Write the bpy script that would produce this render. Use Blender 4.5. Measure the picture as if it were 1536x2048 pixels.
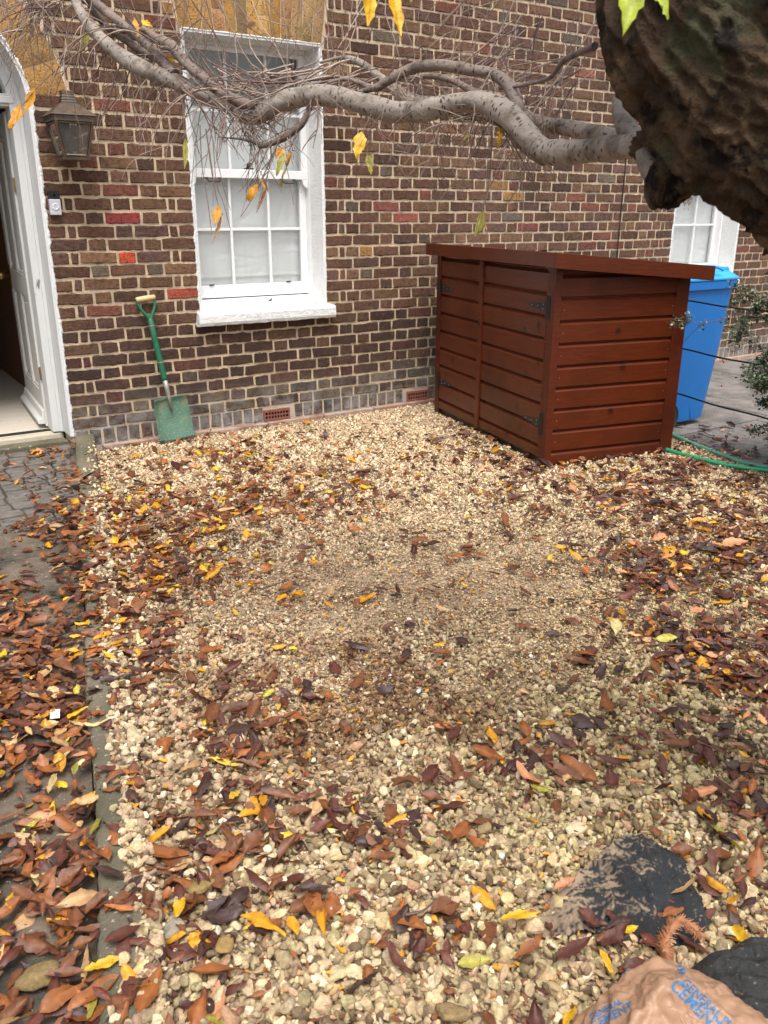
import bpy, bmesh, math, random
import numpy as np
from mathutils import Vector, Matrix, noise as mn
from mathutils.bvhtree import BVHTree
random.seed(7); RNG = np.random.default_rng(11)
for o in list(bpy.data.objects): bpy.data.objects.remove(o)
sc = bpy.context.scene
COL = sc.collection
pi = math.pi
# ------------------------------------------------------------------ camera
FPX = 1683.9; PITCH = .3396; YAW = .5768
CAM = np.array([-3.4265, -5.2657, 1.3855])
Fh = np.array([math.sin(YAW), math.cos(YAW), 0]); RT = np.array([math.cos(YAW), -math.sin(YAW), 0])
FW = Fh*math.cos(PITCH) + np.array([0, 0, -math.sin(PITCH)]); UP = np.cross(RT, FW)
cd = bpy.data.cameras.new("camera"); cam = bpy.data.objects.new("camera", cd); COL.objects.link(cam)
cd.sensor_fit = 'VERTICAL'; cd.sensor_height = 36; cd.lens = 36*FPX/2048; cd.clip_start = .05; cd.clip_end = 500
cam.matrix_world = Matrix(((RT[0], UP[0], -FW[0], CAM[0]), (RT[1], UP[1], -FW[1], CAM[1]), (RT[2], UP[2], -FW[2], CAM[2]), (0, 0, 0, 1)))
cd.dof.use_dof = True; cd.dof.focus_distance = 3.6; cd.dof.aperture_fstop = 11
sc.camera = cam
# ------------------------------------------------------------------ sky and sun (overcast)
SUN_EL, SUN_AZ = math.radians(66), math.radians(205)
w = bpy.data.worlds.new("World"); sc.world = w; w.use_nodes = True
nt = w.node_tree; bg = nt.nodes['Background']
sky = nt.nodes.new('ShaderNodeTexSky'); sky.sky_type = 'NISHITA'; sky.sun_disc = False
sky.sun_elevation = SUN_EL; sky.sun_rotation = SUN_AZ; sky.air_density = 1.2; sky.dust_density = 4; sky.ozone_density = 1
hs = nt.nodes.new('ShaderNodeHueSaturation'); hs.inputs['Saturation'].default_value = .28
nt.links.new(sky.outputs[0], hs.inputs['Color']); nt.links.new(hs.outputs[0], bg.inputs[0]); bg.inputs[1].default_value = .115
sd = bpy.data.lights.new("sun", 'SUN'); sun = bpy.data.objects.new("sun", sd); COL.objects.link(sun)
sd.energy = 1.5; sd.angle = math.radians(26); sd.color = (1, .965, .91)
sdir = Vector((math.sin(SUN_AZ)*math.cos(SUN_EL), math.cos(SUN_AZ)*math.cos(SUN_EL), math.sin(SUN_EL)))
sun.rotation_euler = sdir.to_track_quat('Z', 'Y').to_euler()
sc.view_settings.view_transform = 'Standard'; sc.view_settings.look = 'None'
sc.view_settings.exposure = 1.2; sc.view_settings.gamma = 1
# ------------------------------------------------------------------ geometry of the place from measurements
def ray(x, y): return FW + (x-768)/FPX*RT - (y-1024)/FPX*UP
def at(x, y, d): return CAM + d*ray(x, y)
def gnd(x, y, z=0.):
    d = ray(x, y); return CAM + (z-CAM[2])/d[2]*d
def wallp(x, y, yy=0.):
    d = ray(x, y); return CAM + (yy-CAM[1])/d[1]*d
def prj(P):
    d = np.asarray(P, float)-CAM; z = d@FW
    return 768+FPX*(d@RT)/z, 1024-FPX*(d@UP)/z, z
# ------------------------------------------------------------------ materials
def mat(name, base=(.5, .5, .5), rough=.7, var=0., vscale=8., bump=0., bscale=60., metal=0., spec=.5, col2=None, c2scale=3., c2lo=.45, c2hi=.62,
        attr=False, stretch=None, coat=0., speck=None, speckscale=200., specklo=.68, trans=0., detail=6, objrand=0., bdist=.01):
    m = bpy.data.materials.new(name); m.use_nodes = True; t = m.node_tree; n = t.nodes; L = t.links
    p = n['Principled BSDF']; p.inputs['Roughness'].default_value = rough; p.inputs['Metallic'].default_value = metal
    p.inputs['Specular IOR Level'].default_value = spec; p.inputs['Coat Weight'].default_value = coat
    tc = n.new('ShaderNodeTexCoord'); co = tc.outputs['Object']
    if stretch:
        mp = n.new('ShaderNodeMapping'); mp.inputs['Scale'].default_value = stretch; L.new(co, mp.inputs[0]); co = mp.outputs[0]
    if attr:
        a = n.new('ShaderNodeAttribute'); a.attribute_name = 'Col'; cur = a.outputs['Color']
    else:
        r = n.new('ShaderNodeRGB'); r.outputs[0].default_value = (*base, 1); cur = r.outputs[0]
    def nz(scale, det=detail, rg=.6):
        x = n.new('ShaderNodeTexNoise'); x.inputs['Scale'].default_value = scale; x.inputs['Detail'].default_value = det
        x.inputs['Roughness'].default_value = rg; L.new(co, x.inputs['Vector']); return x.outputs['Fac']
    def ramp(f, lo, hi):
        x = n.new('ShaderNodeMapRange'); x.inputs['From Min'].default_value = lo; x.inputs['From Max'].default_value = hi; L.new(f, x.inputs['Value']); return x.outputs[0]
    def mix(f, A, B, bt='MIX'):
        x = n.new('ShaderNodeMix'); x.data_type = 'RGBA'; x.blend_type = bt
        if hasattr(f, 'links'): L.new(f, x.inputs[0])
        else: x.inputs[0].default_value = f
        for k, v in ((6, A), (7, B)):
            if hasattr(v, 'links'): L.new(v, x.inputs[k])
            else: x.inputs[k].default_value = (*v, 1)
        return x.outputs[2]
    if col2: cur = mix(ramp(nz(c2scale), c2lo, c2hi), cur, col2)
    if speck: cur = mix(ramp(nz(speckscale, 3), specklo, specklo+.04), cur, speck)
    if var or objrand:
        h = n.new('ShaderNodeHueSaturation'); L.new(cur, h.inputs['Color'])
        v = n.new('ShaderNodeMapRange'); v.inputs['From Min'].default_value = .25; v.inputs['From Max'].default_value = .75
        v.inputs['To Min'].default_value = 1-var; v.inputs['To Max'].default_value = 1+var; v.clamp = False
        L.new(nz(vscale), v.inputs['Value']); L.new(v.outputs[0], h.inputs['Value']); cur = h.outputs[0]
    L.new(cur, p.inputs['Base Color'])
    if bump:
        b = n.new('ShaderNodeBump'); b.inputs['Strength'].default_value = bump; b.inputs['Distance'].default_value = bdist
        L.new(nz(bscale, 8, .65), b.inputs['Height']); L.new(b.outputs[0], p.inputs['Normal'])
    if trans: p.inputs['Transmission Weight'].default_value = trans; p.inputs['IOR'].default_value = 1.45
    m['_h'] = 1
    return m, t, p, mix, ramp, nz, cur
def M(*a, **k): return mat(*a, **k)[0]
def M_zstain(name, **k):
    """brick: extra pale bloom near the ground, with its own ragged shape"""
    m, t, p, mix, ramp, nz, cur = mat(name, **k)
    g = t.nodes.new('ShaderNodeNewGeometry'); s = t.nodes.new('ShaderNodeSeparateXYZ'); t.links.new(g.outputs['Position'], s.inputs[0])
    zf = ramp(s.outputs['Z'], .34, .02); nn = ramp(nz(9, 8, .7), .40, .62)
    mu = t.nodes.new('ShaderNodeMath'); mu.operation = 'MULTIPLY'; t.links.new(zf, mu.inputs[0]); t.links.new(nn, mu.inputs[1])
    c = mix(mu.outputs[0], cur, (.42, .40, .38))
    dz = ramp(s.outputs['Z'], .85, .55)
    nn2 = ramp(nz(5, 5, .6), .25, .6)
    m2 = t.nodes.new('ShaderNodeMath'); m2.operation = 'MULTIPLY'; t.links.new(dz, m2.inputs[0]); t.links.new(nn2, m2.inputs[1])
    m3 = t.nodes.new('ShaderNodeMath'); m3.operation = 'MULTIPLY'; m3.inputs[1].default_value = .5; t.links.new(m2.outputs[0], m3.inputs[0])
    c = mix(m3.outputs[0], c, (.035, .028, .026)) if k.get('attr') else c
    t.links.new(c, p.inputs['Base Color']); return m
MT = {}
MT['brick'] = M_zstain('brick', attr=True, rough=.88, var=.50, vscale=38, bump=1, bscale=110, speck=(.025, .018, .016), speckscale=95, specklo=.62, spec=.22, col2=(.15, .10, .07), c2scale=26, c2lo=.58, c2hi=.78)
MT['mortar'] = M_zstain('mortar', base=(.60, .46, .315), rough=.95, var=.22, vscale=30, bump=.9, bscale=130, col2=(.42, .33, .24), c2scale=6, spec=.15)
MT['stock'] = M('yellow_stock', attr=True, rough=.9, var=.3, vscale=20, bump=.9, bscale=90, speck=(.06, .035, .02), speckscale=110, specklo=.6, spec=.2)
MT['white'] = M('white_paint', base=(.74, .74, .735), rough=.5, var=.05, vscale=14, bump=.25, bscale=70, speck=(.45, .43, .40), speckscale=38, specklo=.70)
MT['rough_white'] = M('rough_white_paint', base=(.70, .70, .69), rough=.7, var=.07, vscale=18, bump=.9, bscale=55, speck=(.4, .38, .35), speckscale=30, specklo=.70)
MT['aged_white'] = M('aged_white_paint', base=(.60, .60, .59), rough=.5, var=.08, vscale=6, bump=.25, bscale=50, speck=(.18, .16, .15), speckscale=26, specklo=.70, stretch=(1, 1, .18))
MT['door_paint'] = M('door_paint', base=(.62, .61, .58), rough=.4, var=.03, vscale=6, bump=.08, bscale=60)
MT['glass'] = M('window_glass', base=(1, 1, 1), rough=.02, trans=1.0, spec=.6)
MT['blind'] = M('blind_cloth', base=(.92, .95, .935), rough=.85, var=.03, vscale=5, bump=.15, bscale=400)
MT['dark_iron'] = M('dark_iron', base=(.03, .027, .025), rough=.45, metal=.6, var=.3, vscale=40)
MT['black_paint'] = M('black_paint', base=(.010, .010, .010), rough=.45, var=.3, vscale=60, bump=.15, bscale=150)
MT['bronze'] = M('aged_bronze', base=(.13, .105, .085), rough=.42, metal=.75, var=.3, vscale=30, col2=(.23, .14, .08), c2scale=14, c2lo=.5, c2hi=.7, bump=.1, bscale=120)
MT['lantern_glass'] = M('lantern_glass', base=(.40, .42, .42), rough=.06, trans=.9)
MT['silver'] = M('satin_silver', base=(.56, .57, .62), rough=.35, metal=.3)
MT['gloss_black'] = M('gloss_black', base=(.012, .012, .013), rough=.18)
MT['brass'] = M('brass', base=(.40, .27, .10), rough=.3, metal=.9, var=.2, vscale=50)
MT['hall_wall'] = M('hall_wall', base=(.16, .08, .035), rough=.8)
MT['hall_floor'] = M('hall_floor', base=(.50, .44, .37), rough=.8, var=.08, vscale=3, speck=(.10, .06, .04), speckscale=14, specklo=.69, stretch=(1, 3, 1))
MT['wood_strip'] = M('pale_wood', base=(.46, .41, .31), rough=.5, var=.12, vscale=20)
MT['kerb'] = M('weathered_concrete', base=(.165, .14, .10), rough=.95, var=.4, vscale=12, bump=1, bscale=60, col2=(.09, .085, .055), c2scale=6, speck=(.40, .35, .28), speckscale=90, specklo=.64, spec=.2)
MT['plinth'] = M('plinth_stone', base=(.34, .25, .19), rough=.9, var=.3, vscale=14, bump=.8, bscale=60, col2=(.26, .13, .09), c2scale=4)
MT['terracotta'] = M('terracotta', base=(.20, .075, .05), rough=.85, var=.25, vscale=30, bump=.3)
MT['void'] = M('black_void', base=(.008, .007, .007), rough=1, spec=0)
MT['path'] = M('dirty_paving', base=(.125, .095, .068), rough=.7, var=.45, vscale=7, bump=1, bscale=45, col2=(.05, .045, .035), c2scale=4, speck=(.40, .36, .30), speckscale=70, specklo=.66, spec=.4)
MT['sett'] = M('sett_stone', base=(.13, .115, .10), rough=.6, var=.35, vscale=16, bump=.8, bscale=70, speck=(.32, .28, .23), speckscale=90, specklo=.66)
MT['soil'] = M('soil', base=(.07, .05, .035), rough=.95, var=.4, vscale=20, bump=1, bscale=80)
MT['sand'] = M('sandy_dirt', base=(.40, .30, .205), rough=.95, var=.35, vscale=16, bump=1, bscale=160, col2=(.13, .08, .05), c2scale=5, c2lo=.46, c2hi=.66, speck=(.62, .52, .38), speckscale=190, specklo=.60, spec=.2)
MT['slab'] = M('stone_slab', base=(.185, .165, .15), rough=.65, var=.35, vscale=9, bump=1, bscale=55, col2=(.10, .09, .08), c2scale=3, speck=(.36, .33, .30), speckscale=120, specklo=.62, spec=.4)
MT['stone'] = M('stone_chips', attr=True, rough=.82, var=.38, vscale=90, bump=.9, bscale=200, spec=.3, speck=(.16, .12, .08), speckscale=260, specklo=.66, bdist=.004)
def leaf_mat():
    m, t, p, mix, ramp, nz, cur = mat('leaf', attr=True, rough=.42, var=.3, vscale=55, bump=.5, bscale=120, spec=.5, bdist=.004, speck=(.05, .02, .012), speckscale=150, specklo=.66)
    tr = t.nodes.new('ShaderNodeBsdfTranslucent'); t.links.new(cur, tr.inputs[0])
    ms = t.nodes.new('ShaderNodeMixShader'); ms.inputs[0].default_value = .25
    t.links.new(p.outputs[0], ms.inputs[1]); t.links.new(tr.outputs[0], ms.inputs[2]); t.links.new(ms.outputs[0], t.nodes['Material Output'].inputs[0]); return m
MT['leaf'] = leaf_mat()
def bark_white():
    m, t, p, mix, ramp, nz, cur = mat('pale_bark', base=(.28, .235, .20), rough=.6, var=.2, vscale=14, bump=.7, bscale=60, attr=False, spec=.3)
    a = t.nodes.new('ShaderNodeAttribute'); a.attribute_name = 'Col'
    # dashes across the limb: voronoi stretched round it by the (length, angle) pair stored on the mesh
    uv = t.nodes.new('ShaderNodeAttribute'); uv.attribute_name = 'limb'
    mp = t.nodes.new('ShaderNodeMapping'); mp.inputs['Scale'].default_value = (120, 40, 1); t.links.new(uv.outputs['Vector'], mp.inputs[0])
    v = t.nodes.new('ShaderNodeTexVoronoi'); v.inputs['Scale'].default_value = 1; v.inputs['Randomness'].default_value = 1; t.links.new(mp.outputs[0], v.inputs['Vector'])
    d = ramp(v.outputs['Distance'], .36, .24)
    n2 = t.nodes.new('ShaderNodeTexNoise'); n2.inputs['Scale'].default_value = .35; t.links.new(mp.outputs[0], n2.inputs['Vector'])
    dm = t.nodes.new('ShaderNodeMath'); dm.operation = 'MULTIPLY'; t.links.new(d, dm.inputs[0]); t.links.new(ramp(n2.outputs[0], .42, .52), dm.inputs[1])
    shade_blotch = ramp(nz(13, 7), .50, .64)  # random brown blotches darken the bark, standing in for shaded undersides
    c = mix(shade_blotch, cur, (.11, .085, .062)); c = mix(dm.outputs[0], c, (.055, .04, .032)); c = mix(.85, c, a.outputs['Color'], 'MULTIPLY')
    t.links.new(c, p.inputs['Base Color']); return m
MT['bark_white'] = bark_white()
def bark_dark():
    m, t, p, mix, ramp, nz, cur = mat('craggy_bark', base=(.085, .052, .029), rough=.9, var=.7, vscale=14, bump=1, bscale=60, col2=(.20, .13, .075), c2scale=11, c2lo=.52, c2hi=.70, spec=.25, bdist=.03)
    c = mix(ramp(nz(7, 6), .57, .66), cur, (.085, .085, .045)); c = mix(ramp(nz(17, 5), .46, .37), c, (.016, .011, .008))
    t.links.new(c, p.inputs['Base Color']); return m
MT['bark_dark'] = bark_dark()
MT['twig'] = M('twig_bark', attr=True, rough=.55, var=.25, vscale=30, bump=.3)
def wood_mat(name, base, dark, rough):
    m, t, p, mix, ramp, nz, cur = mat(name, base=base, rough=rough, var=.22, vscale=3.5, stretch=(2.5, 2.5, 22), bump=.22, bscale=9, spec=.28, coat=.0)
    tc = t.nodes.new('ShaderNodeTexCoord'); v = t.nodes.new('ShaderNodeTexVoronoi'); v.inputs['Scale'].default_value = 5.2
    t.links.new(tc.outputs['Object'], v.inputs['Vector'])
    c = mix(ramp(v.outputs['Distance'], .16, .07), cur, dark)
    w2 = t.nodes.new('ShaderNodeTexNoise'); w2.inputs['Scale'].default_value = 2.2; t.links.new(tc.outputs['Object'], w2.inputs['Vector'])
    c = mix(ramp(w2.outputs[0], .5, .75), c, tuple(x*.62 for x in base)); t.links.new(c, p.inputs['Base Color']); return m
MT['wood_side'] = wood_mat('stained_boards', (.088, .0160, .0036), (.028, .006, .003), .32)
MT['wood_door'] = wood_mat('stained_door_boards', (.098, .022, .008), (.035, .009, .005), .30)
MT['wood_frame'] = wood_mat('stained_frame', (.082, .015, .005), (.035, .008, .004), .36)
MT['bin'] = M('blue_plastic', base=(.006, .155, .50), rough=.38, var=.06, vscale=4, bump=.12, bscale=350, speck=(.10, .3, .55), speckscale=40, specklo=.74)
MT['bin_lid'] = M('sky_blue_plastic', base=(.02, .33, .78), rough=.3, var=.06, vscale=6)
MT['rubber'] = M('black_rubber', base=(.02, .02, .02), rough=.7)
MT['hose'] = M('green_hose', base=(.012, .27, .12), rough=.32, var=.1, vscale=10)
MT['hose2'] = M('faded_hose', base=(.10, .30, .22), rough=.5, var=.2, vscale=14)
MT['shovel_green'] = M('green_enamel', base=(.012, .11, .055), rough=.35, var=.2, vscale=12, col2=(.30, .34, .28), c2scale=11, c2lo=.60, c2hi=.70)
MT['blade_green'] = M('worn_green_enamel', base=(.095, .19, .135), rough=.45, var=.3, vscale=9, col2=(.26, .17, .10), c2scale=9, c2lo=.54, c2hi=.70, speck=(.42, .46, .38), speckscale=170, specklo=.62)
MT['steel'] = M('worn_steel', base=(.32, .31, .27), rough=.45, metal=.5, var=.3, vscale=40)
MT['handle_wood'] = M('turned_wood', base=(.60, .40, .20), rough=.45, var=.12, vscale=12, stretch=(8, 1, 1))
MT['fabric'] = M('black_membrane', attr=True, rough=.85, var=.4, vscale=20, bump=1, bscale=120, speck=(.5, .4, .28), speckscale=230, specklo=.70)
MT['paper'] = M('brown_paper', base=(.29, .165, .098), rough=.5, var=.16, vscale=7, bump=.35, bscale=35, bdist=.004)
MT['blue_print'] = M('blue_print', base=(.022, .13, .30), rough=.6, var=.2, vscale=80, speck=(.34, .25, .18), speckscale=260, specklo=.62)
MT['shrub_leaf'] = M('shrub_leaf', attr=True, rough=.4, var=.2, vscale=40)
MT['needle'] = M('dry_needles', base=(.34, .14, .06), rough=.7, var=.3, vscale=60)
MT['berry'] = M('red_berry', base=(.40, .01, .015), rough=.3)
MT['paper_white'] = M('white_card', base=(.75, .76, .80), rough=.5, speck=(.2, .25, .35), speckscale=300, specklo=.6)
MT['heart'] = M('heart_wood', base=(.5, .33, .22), rough=.7, speck=(.75, .7, .65), speckscale=60, specklo=.5)
# ------------------------------------------------------------------ mesh helpers
def link(o, parent=None):
    COL.objects.link(o)
    if parent is not None: o.parent = parent
    return o
def tag(o, label=None, cat=None, group=None, kind=None):
    if label: o['label'] = label
    if cat: o['category'] = cat
    if group: o['group'] = group
    if kind: o['kind'] = kind
    return o
def empty(name, loc=(0, 0, 0), rz=0., label=None, cat=None, group=None):
    o = bpy.data.objects.new(name, None); o.location = loc; o.rotation_euler = (0, 0, rz); o.empty_display_size = .1
    return tag(link(o), label, cat, group)
def np_mesh(name, V, Fc, material, parent=None, smooth=True, col=None, extra=None, matidx=None):
    me = bpy.data.meshes.new(name); V = np.ascontiguousarray(V, dtype=np.float32); Fc = np.ascontiguousarray(Fc, dtype=np.int32)
    k = Fc.shape[1]; me.vertices.add(len(V)); me.vertices.foreach_set('co', V.ravel())
    me.loops.add(Fc.size); me.loops.foreach_set('vertex_index', Fc.ravel())
    me.polygons.add(len(Fc)); me.polygons.foreach_set('loop_start', np.arange(0, Fc.size, k, dtype=np.int32))
    try: me.polygons.foreach_set('loop_total', np.full(len(Fc), k, dtype=np.int32))
    except Exception: pass
    for mm in (material if isinstance(material, (list, tuple)) else [material]): me.materials.append(mm)
    if matidx is not None: me.polygons.foreach_set('material_index', np.asarray(matidx, dtype=np.int32))
    me.polygons.foreach_set('use_smooth', np.full(len(Fc), smooth))
    if col is not None:
        a = me.color_attributes.new('Col', 'FLOAT_COLOR', 'POINT'); c = np.ones((len(V), 4), dtype=np.float32); c[:, :3] = col; a.data.foreach_set('color', c.ravel())
    if extra is not None:
        a = me.attributes.new('limb', 'FLOAT_VECTOR', 'POINT'); a.data.foreach_set('vector', np.ascontiguousarray(extra, dtype=np.float32).ravel())
    me.update(calc_edges=True)
    o = bpy.data.objects.new(name, me); return link(o, parent)
class MB:
    def __init__(s): s.v = []; s.f = []
    def add(s, vs, fs):
        b = len(s.v); s.v += [tuple(map(float, x)) for x in vs]; s.f += [tuple(b+i for i in f) for f in fs]; return s
    def box(s, a, b, m=None):
        (x0, y0, z0), (x1, y1, z1) = a, b
        vs = [(x0, y0, z0), (x1, y0, z0), (x1, y1, z0), (x0, y1, z0), (x0, y0, z1), (x1, y0, z1), (x1, y1, z1), (x0, y1, z1)]
        if m: vs = [m(v) for v in vs]
        return s.add(vs, [(0, 3, 2, 1), (4, 5, 6, 7), (0, 1, 5, 4), (1, 2, 6, 5), (2, 3, 7, 6), (3, 0, 4, 7)])
    def tube(s, pts, rad, n=8, cap=True):
        pts = [np.array(p, float) for p in pts]; N = len(pts); rs = rad if hasattr(rad, '__len__') else [rad]*N
        b = len(s.v); prev = None
        for i, p in enumerate(pts):
            d = pts[min(i+1, N-1)]-pts[max(i-1, 0)]; d /= np.linalg.norm(d)+1e-12
            if prev is None: u = np.cross(d, [0, 0, 1.]); u = np.cross(d, [1., 0, 0]) if np.linalg.norm(u) < .1 else u
            else: u = prev-d*(prev@d)
            u /= np.linalg.norm(u); prev = u; q = np.cross(d, u)
            for k in range(n):
                a = 2*pi*k/n; s.v.append(tuple(p+rs[i]*(math.cos(a)*u+math.sin(a)*q)))
        for i in range(N-1):
            for k in range(n): s.f.append((b+i*n+k, b+i*n+(k+1) % n, b+(i+1)*n+(k+1) % n, b+(i+1)*n+k))
        if cap: s.f.append(tuple(b+k for k in range(n))[::-1]); s.f.append(tuple(b+(N-1)*n+k for k in range(n)))
        return s
    def lathe(s, prof, c=(0, 0, 0), n=24, axis='z'):
        b = len(s.v)
        for r, z in prof:
            for k in range(n):
                a = 2*pi*k/n; x, y = r*math.cos(a), r*math.sin(a)
                p = {'z': (x, y, z), 'y': (x, z, y), 'x': (z, x, y)}[axis]; s.v.append((c[0]+p[0], c[1]+p[1], c[2]+p[2]))
        for i in range(len(prof)-1):
            for k in range(n): s.f.append((b+i*n+k, b+i*n+(k+1) % n, b+(i+1)*n+(k+1) % n, b+(i+1)*n+k))
        s.f.append(tuple(b+k for k in range(n))[::-1]); s.f.append(tuple(b+(len(prof)-1)*n+k for k in range(n))); return s
    def prism(s, poly, ax, a0, a1):
        """poly: 2D points; ax: axis of extrusion ('x','y','z')"""
        def P(p, t): return {'x': (t, p[0], p[1]), 'y': (p[0], t, p[1]), 'z': (p[0], p[1], t)}[ax]
        n = len(poly); s.add([P(p, a0) for p in poly]+[P(p, a1) for p in poly], [tuple(range(n))[::-1], tuple(range(n, 2*n))]+[(i, (i+1) % n, n+(i+1) % n, n+i) for i in range(n)]); return s
    def build(s, name, material, parent=None, bevel=0., smooth=False, seg=2, recalc=True):
        me = bpy.data.meshes.new(name); me.from_pydata(s.v, [], s.f); me.materials.append(material)
        if recalc:
            bm = bmesh.new(); bm.from_mesh(me); bmesh.ops.recalc_face_normals(bm, faces=bm.faces); bm.to_mesh(me); bm.free()
        o = link(bpy.data.objects.new(name, me), parent)
        if smooth:
            me.polygons.foreach_set('use_smooth', [True]*len(me.polygons))
        if bevel:
            md = o.modifiers.new('bevel', 'BEVEL'); md.width = bevel; md.segments = seg; md.limit_method = 'ANGLE'; md.angle_limit = .6
        return o
def add_col(o, fn):
    me = o.data; a = me.color_attributes.new('Col', 'FLOAT_COLOR', 'POINT'); n = len(me.vertices)
    co = np.zeros(n*3, dtype=np.float32); me.vertices.foreach_get('co', co); c = np.ones((n, 4), dtype=np.float32); c[:, :3] = fn(co.reshape(-1, 3)); a.data.foreach_set('color', c.ravel())
def spline(P, per=8):
    P = np.array(P, float); n = len(P); out = []
    for i in range(n-1):
        p0, p1, p2, p3 = P[max(i-1, 0)], P[i], P[i+1], P[min(i+2, n-1)]
        for j in range(per):
            t = j/per; out.append(.5*((2*p1)+(-p0+p2)*t+(2*p0-5*p1+4*p2-p3)*t*t+(-p0+3*p1-3*p2+p3)*t**3))
    out.append(P[-1]); return np.array(out)
# cheap vector noise on numpy arrays
def vnoise(x, y, s, seed=0):
    r = np.random.default_rng(seed); g = r.random((64, 64)); X = np.asarray(x)*s+seed*3.7+500; Y = np.asarray(y)*s+seed*1.9+500
    xi = np.floor(X).astype(int); yi = np.floor(Y).astype(int); fx = X-xi; fy = Y-yi; fx = fx*fx*(3-2*fx); fy = fy*fy*(3-2*fy)
    a = g[xi % 64, yi % 64]; b = g[(xi+1) % 64, yi % 64]; c = g[xi % 64, (yi+1) % 64]; d = g[(xi+1) % 64, (yi+1) % 64]
    return a*(1-fx)*(1-fy)+b*fx*(1-fy)+c*(1-fx)*fy+d*fx*fy
# ================================================================== HOUSE
house = empty('brick_house', (0, 0, 0), 0, 'brown brick house front with sash windows and arched white doorway', 'house')
ZT = 3.45; DCX, DCZ, DR = -2.845, 1.93, .56     # arch of the doorway
DX0, DX1 = DCX-DR, DCX+DR                          # -3.405 .. -2.285
W1 = (-1.40, -.485, .795, 2.40); W2 = (3.09, 4.03, .795, 2.40)
COURSE = .075; Z0 = .13
# backing wall (mortar) with openings, 0.2 deep
def wall_backing():
    c = bpy.data.curves.new('wall', 'CURVE'); c.dimensions = '2D'; c.fill_mode = 'BOTH'; c.extrude = .10
    def sp(pts):
        s = c.splines.new('POLY'); s.points.add(len(pts)-1)
        for i, p in enumerate(pts): s.points[i].co = (p[0], p[1], 0, 1)
        s.use_cyclic_u = True
    arch = [(DX1, -.3), (DX1, DCZ)]+[(DCX+DR*math.cos(a), DCZ+DR*math.sin(a)) for a in np.linspace(0, pi, 25)[1:-1]]+[(DX0, DCZ), (DX0, -.3)]
    sp([(-7, -.3)]+[(p[0], p[1]) for p in arch[::-1]]+[(13, -.3), (13, ZT), (-7, ZT)])
    for x0, x1, z0, z1 in (W1, W2): sp([(x0, z0), (x1, z0), (x1, z1), (x0, z1)])
    o = bpy.data.objects.new('t', c); COL.objects.link(o); dg = bpy.context.evaluated_depsgraph_get(); me = bpy.data.meshes.new_from_object(o.evaluated_get(dg))
    bpy.data.objects.remove(o)
    for v in me.vertices: v.co = (v.co.x, .102-v.co.z, v.co.y)     # front face at y = 0.002
    me.materials.clear(); me.materials.append(MT['mortar']); return link(bpy.data.objects.new('mortar', me), None)
mortar = wall_backing()
S_, H_, Q_ = .225, .1125, .056
def pat(x0, x1, seq):
    tot = sum(seq); k = (x1-x0)/tot; out = []; x = x0
    for s in seq: out.append((x, x+s*k)); x += s*k
    return out
def row_bricks(r):
    z = Z0+r*COURSE; zm = z+COURSE/2; ev = r % 2 == 0; out = []
    # left pier
    xl = DX1
    if zm > DCZ-.02 and zm < DCZ+.775+.05:
        rr = .775**2-(zm-DCZ)**2; xl = DCX+math.sqrt(max(rr, 0)) if zm > 2.03 else DX1
    if zm < .70:
        lo = pat(DX1, W2[0], [S_, H_]*16 if ev else [H_, Q_]+[S_, H_]*15+[S_]); lo += pat(W2[0], 9.85, [S_, H_]*20 if ev else [H_]+[S_, H_]*19+[S_])
        lf = pat(-5.1, DX0, [S_, H_]*5 if ev else [H_, Q_]+[S_, H_]*4+[S_, H_]); return lo+lf
    if zm < 2.72:
        full = pat(DX1, W1[0], [S_, H_, S_, H_, S_] if ev else [H_, Q_, S_, H_, S_, Q_, H_])
        lf = pat(-5.1, DX0, [S_, H_]*5 if ev else [H_, Q_]+[S_, H_]*4+[S_, H_])
        if zm > 2.03:
            wide = pat(-5.1, W1[0], [S_, H_]*11 if ev else [H_]+[S_, H_]*10+[S_]); xc = 2*DCX-xl; lf = [(a, min(b, xc)) for a, b in wide if a < xc-.03]; full = [q for q in wide if q[1] <= DX1+.001]+full; full = [((max([q[1] for q in full if q[1] <= DX1+.001] or [DX1]) if abs(a-DX1) < 1e-6 else a), b) for a, b in full]
        out += lf
    else:
        full = pat(-5.1, W1[0], [S_, H_]*11 if ev else [H_]+[S_, H_]*10+[S_]); xl = -9
    for a, b in full:
        if b > xl+.02: out.append((max(a, xl), b))
    # bays
    def bay(x0, x1, n):
        if zm < .70 or zm > 2.72: return pat(x0, x1, ([H_, S_, H_, S_, H_, H_] if ev else [S_, H_, S_, H_, S_]))
        return []
    b1 = bay(W1[0], W1[1], 0)
    if b1: out += b1
    right = pat(W1[1], W2[0], [S_]+[S_, H_]*9+[H_, S_] if ev else [H_, Q_, H_, H_]+[S_, H_]*9+[Q_, H_])
    out += right
    out += bay(W2[0], W2[1], 1)
    out += pat(W2[1], 9.85, [S_, S_, H_]*1+[S_, H_]*15+[S_] if ev else [H_, Q_, H_, H_]+[S_, H_]*15+[S_, Q_])
    # flat arches over windows
    if 2.40 < zm < 2.72:
        res = []
        for a, b in out:
            for x0, x1, _, _ in (W1, W2):
                e = .02+(zm-2.40)*.17; A, B = x0-e, x1+e
                if a < A < b: b = A
                elif a < B < b: a = B
            if b-a > .03: res.append((a, b))
        out = res
    return out
BC = [((.105, .060, .040), 30), ((.118, .068, .047), 26), ((.130, .080, .050), 18), ((.102, .062, .050), 12), ((.082, .052, .040), 10), ((.15, .092, .055), 7), ((.145, .062, .045), 5), ((.105, .088, .066), 5), ((.17, .07, .052), 1.3), ((.27, .16, .06), .8)]
BCc = np.array([c for c, _ in BC]); BCp = np.array([p for _, p in BC], float); BCp /= BCp.sum()
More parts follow.
